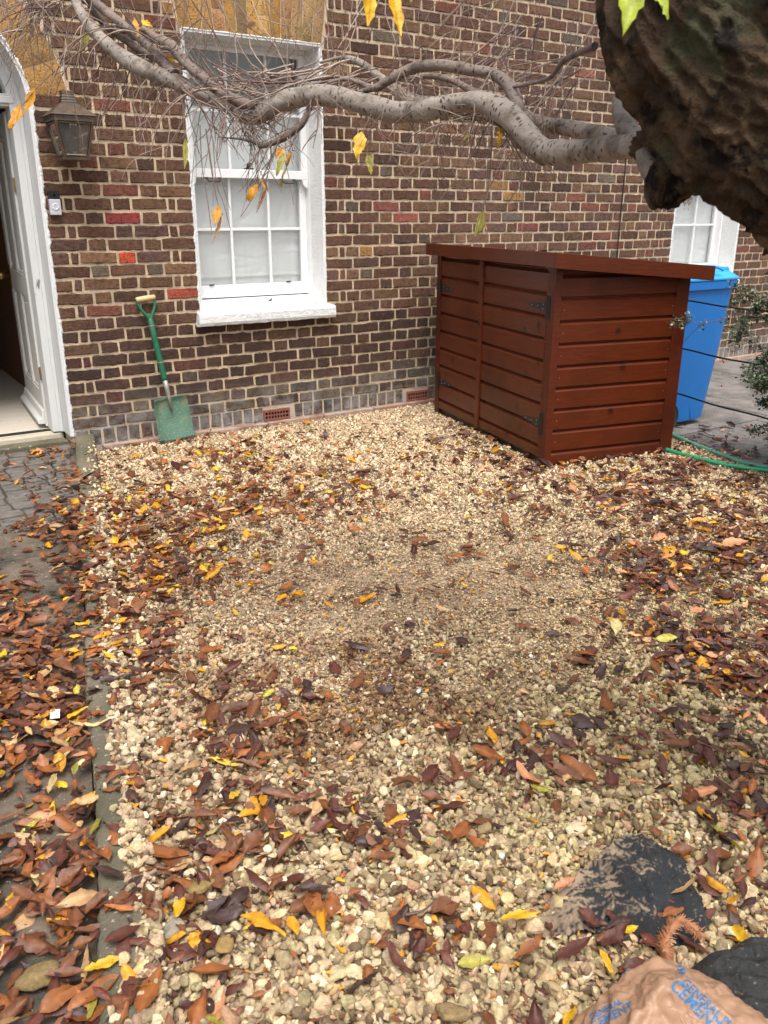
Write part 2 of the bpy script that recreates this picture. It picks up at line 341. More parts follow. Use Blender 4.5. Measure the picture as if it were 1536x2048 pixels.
SPEC = {(13, -1.83): (.50, .085, .035), (16, -1.90): (.24, .045, .04), (17, .07): (.20, .07, .055), (16, .26): (.27, .085, .065), (10, -1.43): (.30, .07, .045), (8, .75): (.18, .07, .05), (15, 1.35): (.19, .065, .05)}
def brick_mesh():
    Vs, Fs, Cs = [], [], []; base = 0; nx, nz = 8, 4
    gi = np.arange(nx*nz).reshape(nz, nx)
    q = np.stack([gi[:-1, :-1], gi[:-1, 1:], gi[1:, 1:], gi[1:, :-1]], -1).reshape(-1, 4)
    def brick(x0, x1, z0, z1, c, j=.0065, proud=.0038):
        nonlocal base
        u = np.linspace(0, 1, nx); v = np.linspace(0, 1, nz); U, Vv = np.meshgrid(u, v)
        jx = jz = j/2+.0038; ax0, ax1, az0, az1 = x0+jx, x1-jx, z0+jz, z1-jz
        tilt = RNG.normal(0, .0012)
        X = ax0+(ax1-ax0)*U; Z = az0+(az1-az0)*Vv+tilt*(U-.5)*2
        X = X+.0022*np.sin(U*9+RNG.uniform(0, 6))*0; ed = (U == 0) | (U == 1); ez = (Vv == 0) | (Vv == 1)
        X = X+RNG.normal(0, .0021, X.shape)*ed; Z = Z+(RNG.normal(0, .0021, Z.shape)+RNG.normal(0, .0012))*ez
        cr = ed & ez; X = np.where(cr, X+(.5-U)*.010*RNG.random(X.shape), X); Z = np.where(cr, Z+(.5-Vv)*.007*RNG.random(X.shape), Z)
        h = max(.002, proud+RNG.normal(0, .0013))
        Y = -np.maximum(h+RNG.normal(0, .00035, X.shape)+RNG.normal(0, .0012)*(U-.5), .0012); Y = np.where(ed | ez, .0005, Y)
        X = np.where((U > 0) & (U < 1) & ~ez & ((U < .2) | (U > .8)), np.where(U < .5, ax0+.0035, ax1-.0035), X)
        Z = np.where(~ez, np.where(Vv < .5, az0+.004, az1-.004)+tilt*(U-.5)*2, Z)
        P = np.stack([X, Y, Z], -1).reshape(-1, 3); Vs.append(P); Fs.append(q+base); base += len(P)
        # two-tone smudge inside a brick
        cc = np.array(c)[None, :]*np.ones((nx*nz, 1)); s = RNG.random()
        if s < .45: cc *= (1+(RNG.random()-.5)*.9*(U.ravel()-.5))[:, None]
        Cs.append(np.clip(cc, 0, 1))
    r = 0
    while Z0+(r+1)*COURSE < ZT+.01:
        for a, b in row_bricks(r):
            c = BCc[RNG.choice(len(BCc), p=BCp)]*(1+RNG.normal(0, .15))*np.array((1.03, .91, .84)); mx = (a+b)/2
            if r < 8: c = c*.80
            if r < 2 and RNG.random() < .45: c = np.array((.16, .115, .07))*(1+RNG.normal(0, .15))
            if mx > .6: c = c*1.12*np.array((.98, 1, 1.06))
            for (rr, xx), cs in SPEC.items():
                if rr == r and a < xx < b: c = np.array(cs)
            z = Z0+r*COURSE+.0025*math.sin(mx*2.1+r)+RNG.normal(0, .0008)
            brick(a, b, z, z+COURSE, c)
        r += 1
    # course of bricks on edge at the foot
    x = DX1+.02
    while x < 12:
        wd = .078+RNG.normal(0, .004)
        if not (-1.02 < x+wd/2 < -.79 or .19 < x+wd/2 < .42):
            c = np.array([(.13, .10, .075), (.20, .165, .14), (.16, .085, .06), (.10, .085, .08), (.20, .13, .10), (.11, .08, .05)][RNG.integers(6)])*(1+RNG.normal(0, .12))
            brick(x, x+wd, .028, .132, c, j=.006, proud=.004)
        x += wd
    return np.concatenate(Vs), np.concatenate(Fs), np.concatenate(Cs)
V, Fc, C = brick_mesh(); V = V[:, [0, 1, 2]]
wall = np_mesh('wall', V, Fc[:, ::1], MT['brick'], house, smooth=False, col=C)
# merge mortar into the wall part (one part, two materials)
bm = bmesh.new(); bm.from_mesh(wall.data); nb = len(bm.faces); bm.from_mesh(mortar.data); bm.faces.ensure_lookup_table()
for f in bm.faces[nb:]: f.material_index = 1; f.smooth = False
wall.data.materials.append(MT['mortar']); bm.to_mesh(wall.data); bm.free(); bpy.data.objects.remove(mortar)
# the house behind its front: side walls, back and roof slab
b = MB(); b.box((-7, .21, ZT-.15), (13, 6, ZT)); b.box((-7, 5.8, -.3), (13, 6, ZT-.15)); b.box((-7, .21, -.3), (-6.8, 5.8, ZT-.15)); b.box((12.8, .21, -.3), (13, 5.8, ZT-.15))
b.build('shell', MT['hall_wall'], house)
b = MB(); b.prism([(-.12, ZT), (6.1, ZT), (3, ZT+2.2)], 'x', -7.1, 13.1); b.build('roof', M('slate', base=(.08, .08, .085), rough=.7, var=.3, vscale=5), house)
# yellow stock arches
def voussoirs(name, quads, parent, y=-.007):
    Vs, Fs, Cs = [], [], []
    for Q, c in quads:
        Q = np.array(Q); cen = Q.mean(0); n = 6; base = len(Vs)*n*n
        U, W = np.meshgrid(np.linspace(0, 1, n), np.linspace(0, 1, n)); U = U[..., None]; W = W[..., None]
        P = (Q[0]*(1-U)+Q[1]*U)*(1-W)+(Q[3]*(1-U)+Q[2]*U)*W
        P = cen+(P-cen)*np.array([.935, .975])+RNG.normal(0, .0012, P.shape)
        edge = ((U == 0) | (U == 1) | (W == 0) | (W == 1))[..., 0]
        Y = np.where(edge, .0005, y+RNG.normal(0, .0015, edge.shape)); Vs.append(np.stack([P[..., 0], Y, P[..., 1]], -1).reshape(-1, 3))
        gi = np.arange(n*n).reshape(n, n)+base; Fs.append(np.stack([gi[:-1, :-1], gi[:-1, 1:], gi[1:, 1:], gi[1:, :-1]], -1).reshape(-1, 4)); Cs.append(np.tile(c, (n*n, 1)))
    return np_mesh(name, np.concatenate(Vs), np.concatenate(Fs), MT['stock'], parent, True, np.concatenate(Cs))
YC = np.array([(.36, .205, .075), (.40, .22, .07), (.30, .185, .085), (.36, .19, .09), (.27, .18, .075), (.42, .25, .09)])
quads = []
for x0, x1, _, _ in (W1, W2):
    n = 13
    for i in range(n):
        def e(t, top): k = .058 if top else .012; return (x0-k)+(x1-x0+2*k)*t
        zs = [2.402, 2.402+.32*(.5+.12*random.choice((-1, 1))), 2.722] if i % 2 else [2.402, 2.722]
        for k in range(len(zs)-1):
            f0, f1 = (zs[k]-2.402)/.32, (zs[k+1]-2.402)/.32
            ex = lambda t, f: e(t, 0)*(1-f)+e(t, 1)*f
            quads.append(([(ex(i/n, f0), zs[k]), (ex((i+1)/n, f0), zs[k]), (ex((i+1)/n, f1), zs[k+1]), (ex(i/n, f1), zs[k+1])], YC[RNG.integers(6)]*(1+RNG.normal(0, .15))))
for i in range(13):
    a0, a1 = math.radians(6+i*168/13), math.radians(6+(i+1)*168/13)
    P = lambda a, r: (DCX+r*math.cos(a), DCZ+r*math.sin(a))
    quads.append(([P(a0, DR+.004), P(a0, .772), P(a1, .772), P(a1, DR+.004)], YC[RNG.integers(3)]*.9*(1+RNG.normal(0, .1))))
na = len(quads)-13; nw = [k for k, (Q_l, _) in enumerate(quads[:na]) if Q_l[0][0] < 1]
voussoirs('arch_bricks', [quads[k] for k in nw], house); voussoirs('arch_bricks', [quads[k] for k in range(na) if k not in nw], house); voussoirs('arch_bricks', quads[na:], house)
# plinth stones and air bricks
b = MB(); x = -2.12
while x < 12:
    L = random.uniform(.28, .55); y0 = -.042-random.uniform(0, .012)
    b.box((x+.004, y0, -.05), (x+L-.004, -.0005, random.uniform(.022, .03))); x += L
b.build('plinth', MT['plinth'], house, bevel=.006)
def air_brick(x0, x1, z0, z1):
    b = MB(); n, m = 8, 2; y0, y1 = -.012, .003; fx = (x1-x0-.024)/n; fz = (z1-z0-.03)/m
    b.box((x0, y0, z0), (x1, y1, z0+.012)); b.box((x0, y0, z1-.018), (x1, y1, z1)); b.box((x0, y0+.001, z0+.012), (x0+.012, y1, z1-.018)); b.box((x1-.012, y0+.001, z0+.012), (x1, y1, z1-.018))
    for i in range(n-1): xx = x0+.012+fx*(i+1); b.box((xx-.004, y0+.002, z0+.012), (xx+.004, y1-.001, z1-.018))
    b.box((x0+.012, y0+.003, (z0+z1)/2-.007), (x1-.012, y1-.002, (z0+z1)/2+.001))
    o = b.build('air_brick', MT['terracotta'], house)
    MB().box((x0+.002, -.002, z0+.002), (x1-.002, .001, z1-.002)).build('vent_void', MT['void'], o)
air_brick(-1.0, -.80, .03, .105); air_brick(.205, .405, .03, .105)
# ragged paint lapping onto the brick face
def rough_strip(name, path, wd, parent, depth=.007, mt='rough_white', inner=.0):
    """path of (x,z); strip of uneven outer edge, lumpy, standing proud of the brick"""
    P = np.array(path, float); d = np.cumsum(np.r_[0, np.linalg.norm(np.diff(P, axis=0), axis=1)]); N = int(d[-1]/.009)+2
    t = np.linspace(0, d[-1], N); X = np.interp(t, d, P[:, 0]); Z = np.interp(t, d, P[:, 1]); T = np.stack([np.gradient(X), np.gradient(Z)], 1); T /= np.linalg.norm(T, axis=1)[:, None]
    Nn = np.stack([T[:, 1], -T[:, 0]], 1); rows = []
    rag = wd*(.85+.09*RNG.normal(0, 1, N)+.7*(vnoise(t, t*0, 26, 5)-.5)+.5*(vnoise(t, t*0, 9, 6)-.5))
    for f, y in ((0, .004), (0, -depth), (.35, -depth-.002), (.75, -depth*.8), (1, .0015)):
        yy = y+(RNG.normal(0, .0007, N) if y < 0 else 0)
        rows.append(np.stack([X+Nn[:, 0]*(rag*f-inner), yy+np.zeros(N), Z+Nn[:, 1]*(rag*f-inner)], 1))
    V = np.concatenate(rows); g = np.arange(len(V)).reshape(5, N); F = np.stack([g[:-1, :-1], g[:-1, 1:], g[1:, 1:], g[1:, :-1]], -1).reshape(-1, 4)
    return np_mesh(name, V, F, MT[mt], parent)
# ------------------------------------------------------------------ sash windows
def blind_mesh(x0, x1, z0, z1, y, parent, name, folds, seed):
    nx, nz = 70, 110; U, Vv = np.meshgrid(np.linspace(x0, x1, nx), np.linspace(z0, z1, nz)); D = np.zeros_like(U)
    for zf in folds: D += -.010*np.exp(-((Vv-zf)/.006)**2)+.006*np.exp(-((Vv-zf+.02)/.015)**2)
    r = np.random.default_rng(seed)
    for _ in range(26):
        cx, cz = r.uniform(x0, x1), r.uniform(z0, z0+.45*(z1-z0)); a = r.normal(.35, .35); L = r.uniform(.05, .2); wd = r.uniform(.006, .016)
        dx, dz = U-cx, Vv-cz; s = dx*math.cos(a)+dz*math.sin(a); q = -dx*math.sin(a)+dz*math.cos(a); D += r.choice((-1, 1))*r.uniform(.002, .006)*np.exp(-(s/L)**2-(q/wd)**2)
    D += .006*(vnoise(U, Vv, 6, seed)-.5)
    V = np.stack([U, y+D, Vv], -1).reshape(-1, 3); g = np.arange(nx*nz).reshape(nz, nx)
    return np_mesh(name, V, np.stack([g[:-1, :-1], g[:-1, 1:], g[1:, 1:], g[1:, :-1]], -1).reshape(-1, 4), MT['blind'], parent)
def sash_window(W, gx, bars, sx, parent, curtain=False):
    x0, x1, z0, z1 = W; win = empty('window', (0, 0, 0)); win.parent = parent
    # plastered reveals
    b = MB(); t = .012
    b.box((x0, -.004, z0), (x0+t, .20, z1-t)); b.box((x1-t, -.004, z0), (x1, .20, z1-t)); b.box((x0, -.0045, z1-t), (x1, .20, z1))
    b.build('reveal', MT['rough_white'], win)
    # paint lapping on the brickwork
    rough_strip('painted_edge', [(x1, z0+.01), (x1, z1)], .014, win); rough_strip('painted_edge', [(x0, z1), (x0, z0+.01)], .016, win); rough_strip('painted_edge', [(x1, z1), (x0, z1)], .010, win)
    # box frame
    sl, sr = sx; b = MB(); yf = .175
    b.box((x0+t, yf, z0+.055), (sl, .29, z1-t)); b.box((sr, yf, z0+.055), (x1-t, .29, z1-t)); b.box((sl, yf+.001, 2.362), (sr, .29, z1-t))
    b.box((sl-.018, yf-.012, z0+.06), (sl-.001, yf-.0005, 2.37)); b.box((sr+.001, yf-.012, z0+.06), (sr+.018, yf-.0005, 2.37)); b.box((sr+.026, yf-.006, z0+.06), (sr+.032, yf-.0005, 2.37))
    b.box((x0+t, .17, z0-.02), (x1-t, .30, z0+.055)); b.build('frame', MT['white'], win, bevel=.003)
    for yg, za, zb, up in ((.195, 1.608, 2.36, True), (.235, .858, 1.664, False)):
        sh = MB(); y0, y1 = yg-.018, yg+.018
        tr = (2.345, 2.362) if up else (1.628, 1.664); brl = (1.608, 1.662) if up else (.858, .938)
        if up: tr = (2.335, 2.361)
        gl, gr = gx[0], gx[-1]
        sh.box((sl+.001, y0, za), (gl, y1, zb)); sh.box((gr, y0, za), (sr-.001, y1, zb)); sh.box((gl, y0, brl[0]), (gr, y1, brl[1])); sh.box((gl, y0, tr[0]), (gr, y1, tr[1]))
        if up:
            for xx, s in ((sl+.001, 1), (sr-.001, -1)): sh.prism([(xx, za), (xx+s*(gl-sl), za), (xx+s*(gl-sl)*.8, za-.035), (xx+s*.004, za-.06)], 'y', y0, y1)
        sash = sh.build('sash', MT['white'], win, bevel=.003)
        br = MB(); bw = .0085; zmid = (brl[1]+tr[0])/2+(.0 if up else .01)
        for gxx in bars: br.box((gxx-bw, yg-.014, brl[1]), (gxx+bw, yg+.012, tr[0])); br.box((gxx-.004, yg-.017, brl[1]), (gxx+.004, yg-.0138, tr[0]))
        xs = [gl]+[q for gxx in bars for q in (gxx-bw, gxx+bw)]+[gr]
        for i in range(0, len(xs), 2): br.box((xs[i], yg-.0135, zmid-bw), (xs[i+1], yg+.0115, zmid+bw))
        br.build('glazing_bars', MT['white'], win, bevel=.002)
        MB().box((gl, yg+.002, brl[1]), (gr, yg+.005, tr[0])).build('pane', MT['glass'], win)
    return win
win = sash_window(W1, (-1.30, -.55), (-1.063, -.785), (-1.345, -.50), house)
blind_mesh(-1.36, -.50,   .87, 2.03, .275, win, 'blind', (1.56, 1.285, .985, 1.86), 4)
for xx in (-1.19, -.66):
    b = MB(); b.tube(spline([(xx-.045, .20, 1.612), (xx-.045, .165, 1.600), (xx-.04, .155, 1.588), (xx-.02, .152, 1.583), (xx+.02, .152, 1.583), (xx+.04, .155, 1.588), (xx+.045, .165, 1.600), (xx+.045, .20, 1.612)], 4), .0042, 8)
    b.box((xx-.058, .168, 1.603), (xx-.035, .178, 1.609)); b.box((xx+.035, .168, 1.603), (xx+.058, .178, 1.609)); b.build('sash_lift', MT['dark_iron'], win, smooth=False)
b = MB(); b.box((-.955, .18, 1.664), (-.90, .215, 1.672)); b.tube([(-.94, .2, 1.67), (-.935, .195, 1.695), (-.915, .19, 1.70), (-.905, .19, 1.69)], .006, 8); b.lathe([(.002, 1.67), (.011, 1.672), (.009, 1.685), (.004, 1.69)], (-.925, .2, 0), 12); b.build('window_catch', MT['dark_iron'], win)
for xx in (-1.23, -.66): MB().box((xx-.018, .209, .9385), (xx+.018, .216, .947)).build('sash_bolt', MT['dark_iron'], win, bevel=.002)
# stone sill
def sill(x0, x1, parent):
    n = 60; X = np.linspace(x0-.04, x1+.045, n); prof = [(.19, .845), (.14, .822), (.06, .806), (-.045, .795), (-.062, .79), (-.066, .775), (-.065, .73), (-.058, .712), (-.03, .706), (.0, .71), (.01, .712)]
    V = []
    for y, z in prof:
        jy = RNG.normal(0, .0007, n); jz = RNG.normal(0, .0008, n)+(.006*(vnoise(X, X*0, 30, 7)-.5) if z < .72 else 0); V.append(np.stack([X, y+jy*(y < .1), z+jz*(y < .1)], 1))
    V = np.concatenate(V); ins = (V[:, 1] > -.003) & (V[:, 2] > .75); V[:, 0] = np.where(ins, np.clip(V[:, 0], x0+.012, x1-.012), V[:, 0])
    g = np.arange(len(V)).reshape(len(prof), n); F = np.stack([g[:-1, :-1], g[:-1, 1:], g[1:, 1:], g[1:, :-1]], -1).reshape(-1, 4)
    o = np_mesh('sill', V, F, MT['rough_white'], parent, False); bm = bmesh.new(); bm.from_mesh(o.data)
    bm.verts.ensure_lookup_table(); bm.faces.new([bm.verts[k*n] for k in range(len(prof))]); bm.faces.new([bm.verts[k*n+n-1] for k in range(len(prof))]); bmesh.ops.recalc_face_normals(bm, faces=bm.faces); bm.to_mesh(o.data); bm.free(); return o
sill(W1[0], W1[1], win)
MB().box((-2.0, .50, -.2), (.1, .6, 3.2)).build('pale_backing', M('pale_backing', base=(.55, .60, .56), rough=.9), win)  # added pale panel close behind the sash, to brighten the upper panes
win2 = sash_window(W2, (3.29, 3.955), (3.675,), (3.24, 3.99), house)
blind_mesh(3.2, 4.0, .87, 2.3, .275, win2, 'curtain', (), 9)
sill(W2[0], W2[1], win2)
# hall behind the open door
b = MB(); b.box((-3.6, 4.2, -.1), (-2.0, 4.3, 3)); b.box((-3.65, .21, -.1), (-3.55, 4.2, 3)); b.box((-2.20, .35, -.1), (-2.12, 4.2, 3)); b.box((-3.6, .21, 2.75), (-2.1, 4.2, 2.8)); b.build('hall_walls', MT['hall_wall'], house)
MB().box((-3.55, .30, -.05), (-2.2, 4.2, .095)).build('hall_floor', MT['hall_floor'], house)
# doorway: reveal, frame, fanlight, threshold
dw = empty('doorway'); dw.parent = house
ar = [(DCX+DR*math.cos(a), DCZ+DR*math.sin(a)) for a in np.linspace(0, pi, 33)]
pth = [(DX1, .10)]+[(DX1, z) for z in (1, 1.9)]+ar+[(DX0, 1.9), (DX0, .10)]
def band(name, path, dx0, dx1, y0, y1, mt, parent, bev=0.):
    """solid band following the arch: offset dx0..dx1 inwards, y0..y1 deep"""
    P = np.array(path); cen = np.array([DCX, 0]); vs = []; n = len(P)
    def off(p, d):
        if p[1] <= DCZ: return (p[0]-d*np.sign(p[0]-DCX), p[1])
        v = np.array([p[0]-DCX, p[1]-DCZ]); r = np.linalg.norm(v); v /= r; return (DCX+v[0]*(r-d), DCZ+v[1]*(r-d))
    for p in P:
        for d, y in ((dx0, y0), (dx1, y0), (dx1, y1), (dx0, y1)): q = off(p, d); vs.append((q[0], y, q[1]))
    fs = []
    for i in range(n-1):
        for k in range(4): fs.append((4*i+k, 4*i+(k+1) % 4, 4*(i+1)+(k+1) % 4, 4*(i+1)+k))
    fs += [(0, 1, 2, 3), tuple(4*(n-1)+k for k in (3, 2, 1, 0))]
    return MB().add(vs, fs).build(name, MT[mt], parent, bevel=bev)
band('reveal', pth, .0, .014, -.004, .215, 'aged_white', dw)
rough_strip('painted_edge', pth, .019, dw, depth=.008)
band('frame', pth, .0145, .075, .17, .30, 'aged_white', dw, .003)
band('frame', pth, .0145, .035, .155, .1695, 'aged_white', dw, .003)
b = MB(); b.box((DX0+.05, .18, DCZ+.02), (DX1-.05, .295, DCZ+.085)); b.box((DX0+.05, .165, DCZ+.035), (DX1-.05, .179, DCZ+.07)); b.build('transom', MT['aged_white'], dw, bevel=.004)
b = MB()
for a in (30, 60, 90, 120, 150): ca, sa = math.cos(math.radians(a)), math.sin(math.radians(a)); b.tube([(DCX+.12*ca, .24, DCZ+.08+.12*sa), (DCX+.47*ca, .24, DCZ+.08+.42*sa)], .008, 6)
b.build('fanlight_bars', MT['aged_white'], dw)
b = MB(); b.add([(DCX+.50*math.cos(a), .245, DCZ+.06+.50*math.sin(a)) for a in np.linspace(0, pi, 25)], [tuple(range(25))]); b.build('fanlight_pane', MT['glass'], dw)
b = MB(); b.box((DX0+.015, .06, .0), (DX1-.015, .17, .062)); b.build('doorstep', MT['kerb'], dw, bevel=.006)
b = MB(); b.box((DX0+.015, .172, .03), (DX1-.015, .262, .092)); b.build('threshold', MT['wood_strip'], dw, bevel=.008)
b = MB(); b.box((DX0+.015, .2625, .03), (DX1-.015, .2995, .099)); b.build('rubber_strip', MT['black_paint'], dw, bevel=.003)
# the open door leaf
door = empty('door', (-2.325, .315, .108), math.radians(86)); door.parent = house
b = MB(); DW, DH, DT = .88, 1.83, .044
# local x along the leaf, local y thickness (+y = outer face towards the hall side seen), z up
b.box((0, 0, 0), (.115, DT, DH)); b.box((DW-.115, 0, 0), (DW, DT, DH))
for z0_, z1_ in ((0, .22), (.80, .93), (DH-.12, DH)): b.box((.115, .0005, z0_), (DW-.115, DT-.0005, z1_))
for z0_, z1_ in ((.22, .80), (.93, DH-.12)): b.box((.39, .0008, z0_), (.49, DT-.0008, z1_))
b.build('leaf_frame', MT['door_paint'], door, bevel=.003)
for z0_, z1_ in ((.22, .80), (.93, DH-.12)):
    for a0, a1 in ((.115, .39), (.49, DW-.115)):
        p = MB(); p.box((a0, .016, z0_), (a1, DT-.016, z1_)); p.box((a0+.05, .008, z0_+.05), (a1-.05, DT-.008, z1_-.05))
        o = p.build('panel', MT['door_paint'], door, bevel=.004)
        q = MB()
        for yy in (.004, DT-.016): q.box((a0+.0005, yy, z0_+.0005), (a0+.018, yy+.012, z1_-.0005)); q.box((a1-.018, yy, z0_+.0005), (a1-.0005, yy+.012, z1_-.0005)); q.box((a0+.018, yy+.0005, z0_+.0005), (a1-.018, yy+.0115, z0_+.018)); q.box((a0+.018, yy+.0005, z1_-.018), (a1-.018, yy+.0115, z1_-.0005))
        q.build('moulding', MT['door_paint'], o, bevel=.003)
b = MB(); b.prism([(DT, .015), (DT+.045, .02), (DT+.045, .04), (DT+.02, .06), (DT+.012, .10), (DT, .11)], 'x', .0, DW-.01); b.build('weather_bar', MT['door_paint'], door, bevel=.003)
b = MB(); b.box((DW-.11, DT, .80), (DW-.02, DT+.004, .96)); b.build('lock_plate', MT['brass'], door, bevel=.002)
b = MB(); b.lathe([(.012, DT+.004), (.010, DT+.03), (.024, DT+.042), (.03, DT+.055), (.028, DT+.07), (.012, DT+.078)], (DW-.05, 0, .885), 20, 'y'); b.build('knob', MT['brass'], door, smooth=True)
b = MB(); b.box((-.012, DT-.02, .3), (.0, DT, .38)); b.box((-.012, DT-.02, 1.4), (.0, DT, 1.48)); b.build('hinge', MT['brass'], door)
# ------------------------------------------------------------------ wall lantern
ln = empty('wall_lantern', (-2.125, -.14, 1.665), 0, 'aged bronze tapered wall lantern beside the arched doorway', 'lantern')
def frustum(b, s0, s1, z0, z1): return b.add([(x*s, y*s, z) for s, z in ((s0, z0), (s1, z1)) for x, y in ((-1, -1), (1, -1), (1, 1), (-1, 1))], [(3, 2, 1, 0), (4, 5, 6, 7)]+[(i, (i+1) % 4, 4+(i+1) % 4, 4+i) for i in range(4)])
b = MB(); s0, s1 = .062, .098; z0, z1 = .012, .195
for sx_, sy_ in ((-1, -1), (1, -1), (1, 1), (-1, 1)): b.tube([(sx_*s0, sy_*s0, z0), (sx_*s1, sy_*s1, z1)], .0085, 4)
frustum(b, s0+.012, s0+.014, 0, .014); b.box((-s1-.006, -s1-.006, z1-.004), (s1+.006, s1+.006, z1+.010))
for k, (dx, dy) in enumerate(((0, -1), (-1, 0), (1, 0))):
    for (ra, za), (rb, zb) in ((((s0, z0+.012), (s0, z0+.012))), (((s1, z1-.012), (s1, z1-.012)))):
        t_ = np.array([-dy, dx, 0.]); n_ = np.array([dx, dy, 0.]); p = n_*(ra-.001)+np.array([0, 0, za]); b.tube([p-t_*ra, p+t_*ra], .0065, 4)
    for sgn in (-1, 1):
        t_ = np.array([-dy, dx, 0.]); n_ = np.array([dx, dy, 0.]); b.tube([n_*s0+t_*sgn*(s0-.012)+[0, 0, z0], n_*s1+t_*sgn*(s1-.014)+[0, 0, z1]], .004, 4)
b.build('frame', MT['bronze'], ln)
b = MB()
for i in range(17):
    for (ax, sg) in ((0, -1), (1, -1), (1, 1)):
        t = -s1+2*s1*i/16; p = (t, sg*(s1+.008)) if ax == 0 else (sg*(s1+.008), t); b.box((p[0]-.004, p[1]-.003, .206), (p[0]+.004, p[1]+.003, .220))
b.box((-s1-.004, -s1-.004, .204), (s1+.004, s1+.004, .222)); b.build('gallery', MT['bronze'], ln)
b = MB(); frustum(b, .118, .040, .222, .285); b.box((-.118, -.118, .218), (.118, .118, .2225))
for i in range(4): frustum(b, .040-.0035*i, .038-.0035*i, .286+.014*i, .296+.014*i); frustum(b, .034-.0035*i, .034-.0035*i, .295+.014*i, .302+.014*i)
b.box((-.030, -.030, .335), (.030, .030, .346)); b.build('cap', MT['bronze'], ln, bevel=.0015)
b = MB()
for dx, dy in ((0, -1), (-1, 0), (1, 0)):
    t_ = np.array([-dy, dx, 0.]); n_ = np.array([dx, dy, 0.]); b.add([n_*(s0-.004)-t_*(s0-.006)+[0, 0, z0], n_*(s0-.004)+t_*(s0-.006)+[0, 0, z0], n_*(s1-.004)+t_*(s1-.006)+[0, 0, z1], n_*(s1-.004)-t_*(s1-.006)+[0, 0, z1]], [(0, 1, 2, 3)])
b.build('glass_pane', MT['lantern_glass'], ln)
b = MB(); b.lathe([(.008, .03), (.008, .075), (.006, .08)], (0, 0, 0), 12); o = b.build('bulb_holder', MT['bronze'], ln)
b = MB(); b.lathe([(.006, .08), (.014, .095), (.017, .115), (.012, .14), (.003, .158)], (0, 0, 0), 16); b.build('bulb', MT['lantern_glass'], ln, smooth=True)
b = MB(); b.box((-.05, .10, .02), (.05, .137, .22)); b.box((-.02, .06, .0), (.02, .10, .012)); b.build('wall_bracket', MT['bronze'], ln, bevel=.004)
# doorbell
db = empty('doorbell', (-2.228, -.0125, 1.383), 0, 'small doorbell, black above and silver below, on the bricks by the door', 'doorbell')
MB().box((-.030, -.024, 0), (.030, .008, .084)).build('lower_case', MT['silver'], db, bevel=.003)
MB().box((-.030, -.0235, .0845), (.030, .008, .128)).build('camera_cover', MT['gloss_black'], db, bevel=.003)
b = MB(); b.lathe([(.0155, -.026), (.017, -.0285), (.0145, -.0295), (.0135, -.0265)], (0, 0, .045), 28, 'y'); b.build('button_ring', M('pearl', base=(.85, .85, .88), rough=.25), db, smooth=True)
MB().lathe([(.0125, -.0242), (.0125, -.0265), (.011, -.027)], (0, 0, .045), 24, 'y').build('button', MT['silver'], db)
MB().lathe([(.007, -.0237), (.007, -.0262), (.004, -.0268)], (0, 0, .105), 16, 'y').build('camera_lens', MT['void'], db)
# cable down the wall
b = MB(); b.tube(spline([(2.405, -.010, 3.4), (2.402, -.008, 2.6), (2.398, -.011, 1.9), (2.392, -.008, 1.4), (2.386, -.012, 1.0), (2.383, -.009, .4), (2.38, -.01, .05)], 6), .0045, 6)
tag(b.build('cable', MT['black_paint']), 'thin dark cable running down the brick wall behind the shed', 'cable')
# wooden hearts hung in the far window
for i, (xx, zz, s) in enumerate(((3.553, 1.50, .030), (3.615, 1.508, .036))):
    o = empty('hanging_heart', (xx, .268, zz), 0, ('smaller wooden heart, left of the pair hanging in the far window', 'larger wooden heart, right of the pair hanging in the far window')[i], 'ornament')
    P = [(s*.075*16*math.sin(t)**3*.85, s*.075*(13*math.cos(t)-5*math.cos(2*t)-2*math.cos(3*t)-math.cos(4*t))) for t in np.linspace(0, 2*pi, 30, endpoint=False)]
    MB().prism(P, 'y', -.004, .004).build('heart', MT['heart'], o, bevel=.001)
    b = MB(); b.tube([(0, 0, s), (.003, 0, s+.06)], .0012, 4); b.build('cord', MT['twig'] if False else MT['dark_iron'], o)
    b = MB(); b.lathe([(.003, s+.055), (.010, s+.065), (.012, s+.078), (.004, s+.09)], (.003, 0, 0), 10); b.build('hook', MT['steel'], o)
    b = MB(); b.tube([(0, 0, -s), (0, 0, -s-.035)], .001, 4); b.lathe([(.002, -s-.045), (.005, -s-.04), (.002, -s-.034)], (0, 0, 0), 8); b.build('bead', MT['heart'], o)
# ================================================================== GROUND
def sheet(name, poly, z, m, kind='structure', n=None):
    me = bpy.data.meshes.new(name); me.from_pydata([(x, y, z) for x, y in poly], [], [tuple(range(len(poly)))]); me.materials.append(m)
    o = link(bpy.data.objects.new(name, me)); o['kind'] = kind; return o
MB().box((-150, -150, -.4), (150, 150, -.062)).build('ground', MT['soil'])['kind'] = 'structure'
# kerb line (left edge): from the wall towards the camera
KX = lambda y: -2.27+.2385*y                       # left edge of kerb
KW = .115
def kz(y): return .040+.066*max(0, 1+y/.8)**1.5 if y > -.8 else .040
FX = lambda y: .97+.219*(y+2.6)                    # boundary line of the gravel on the right
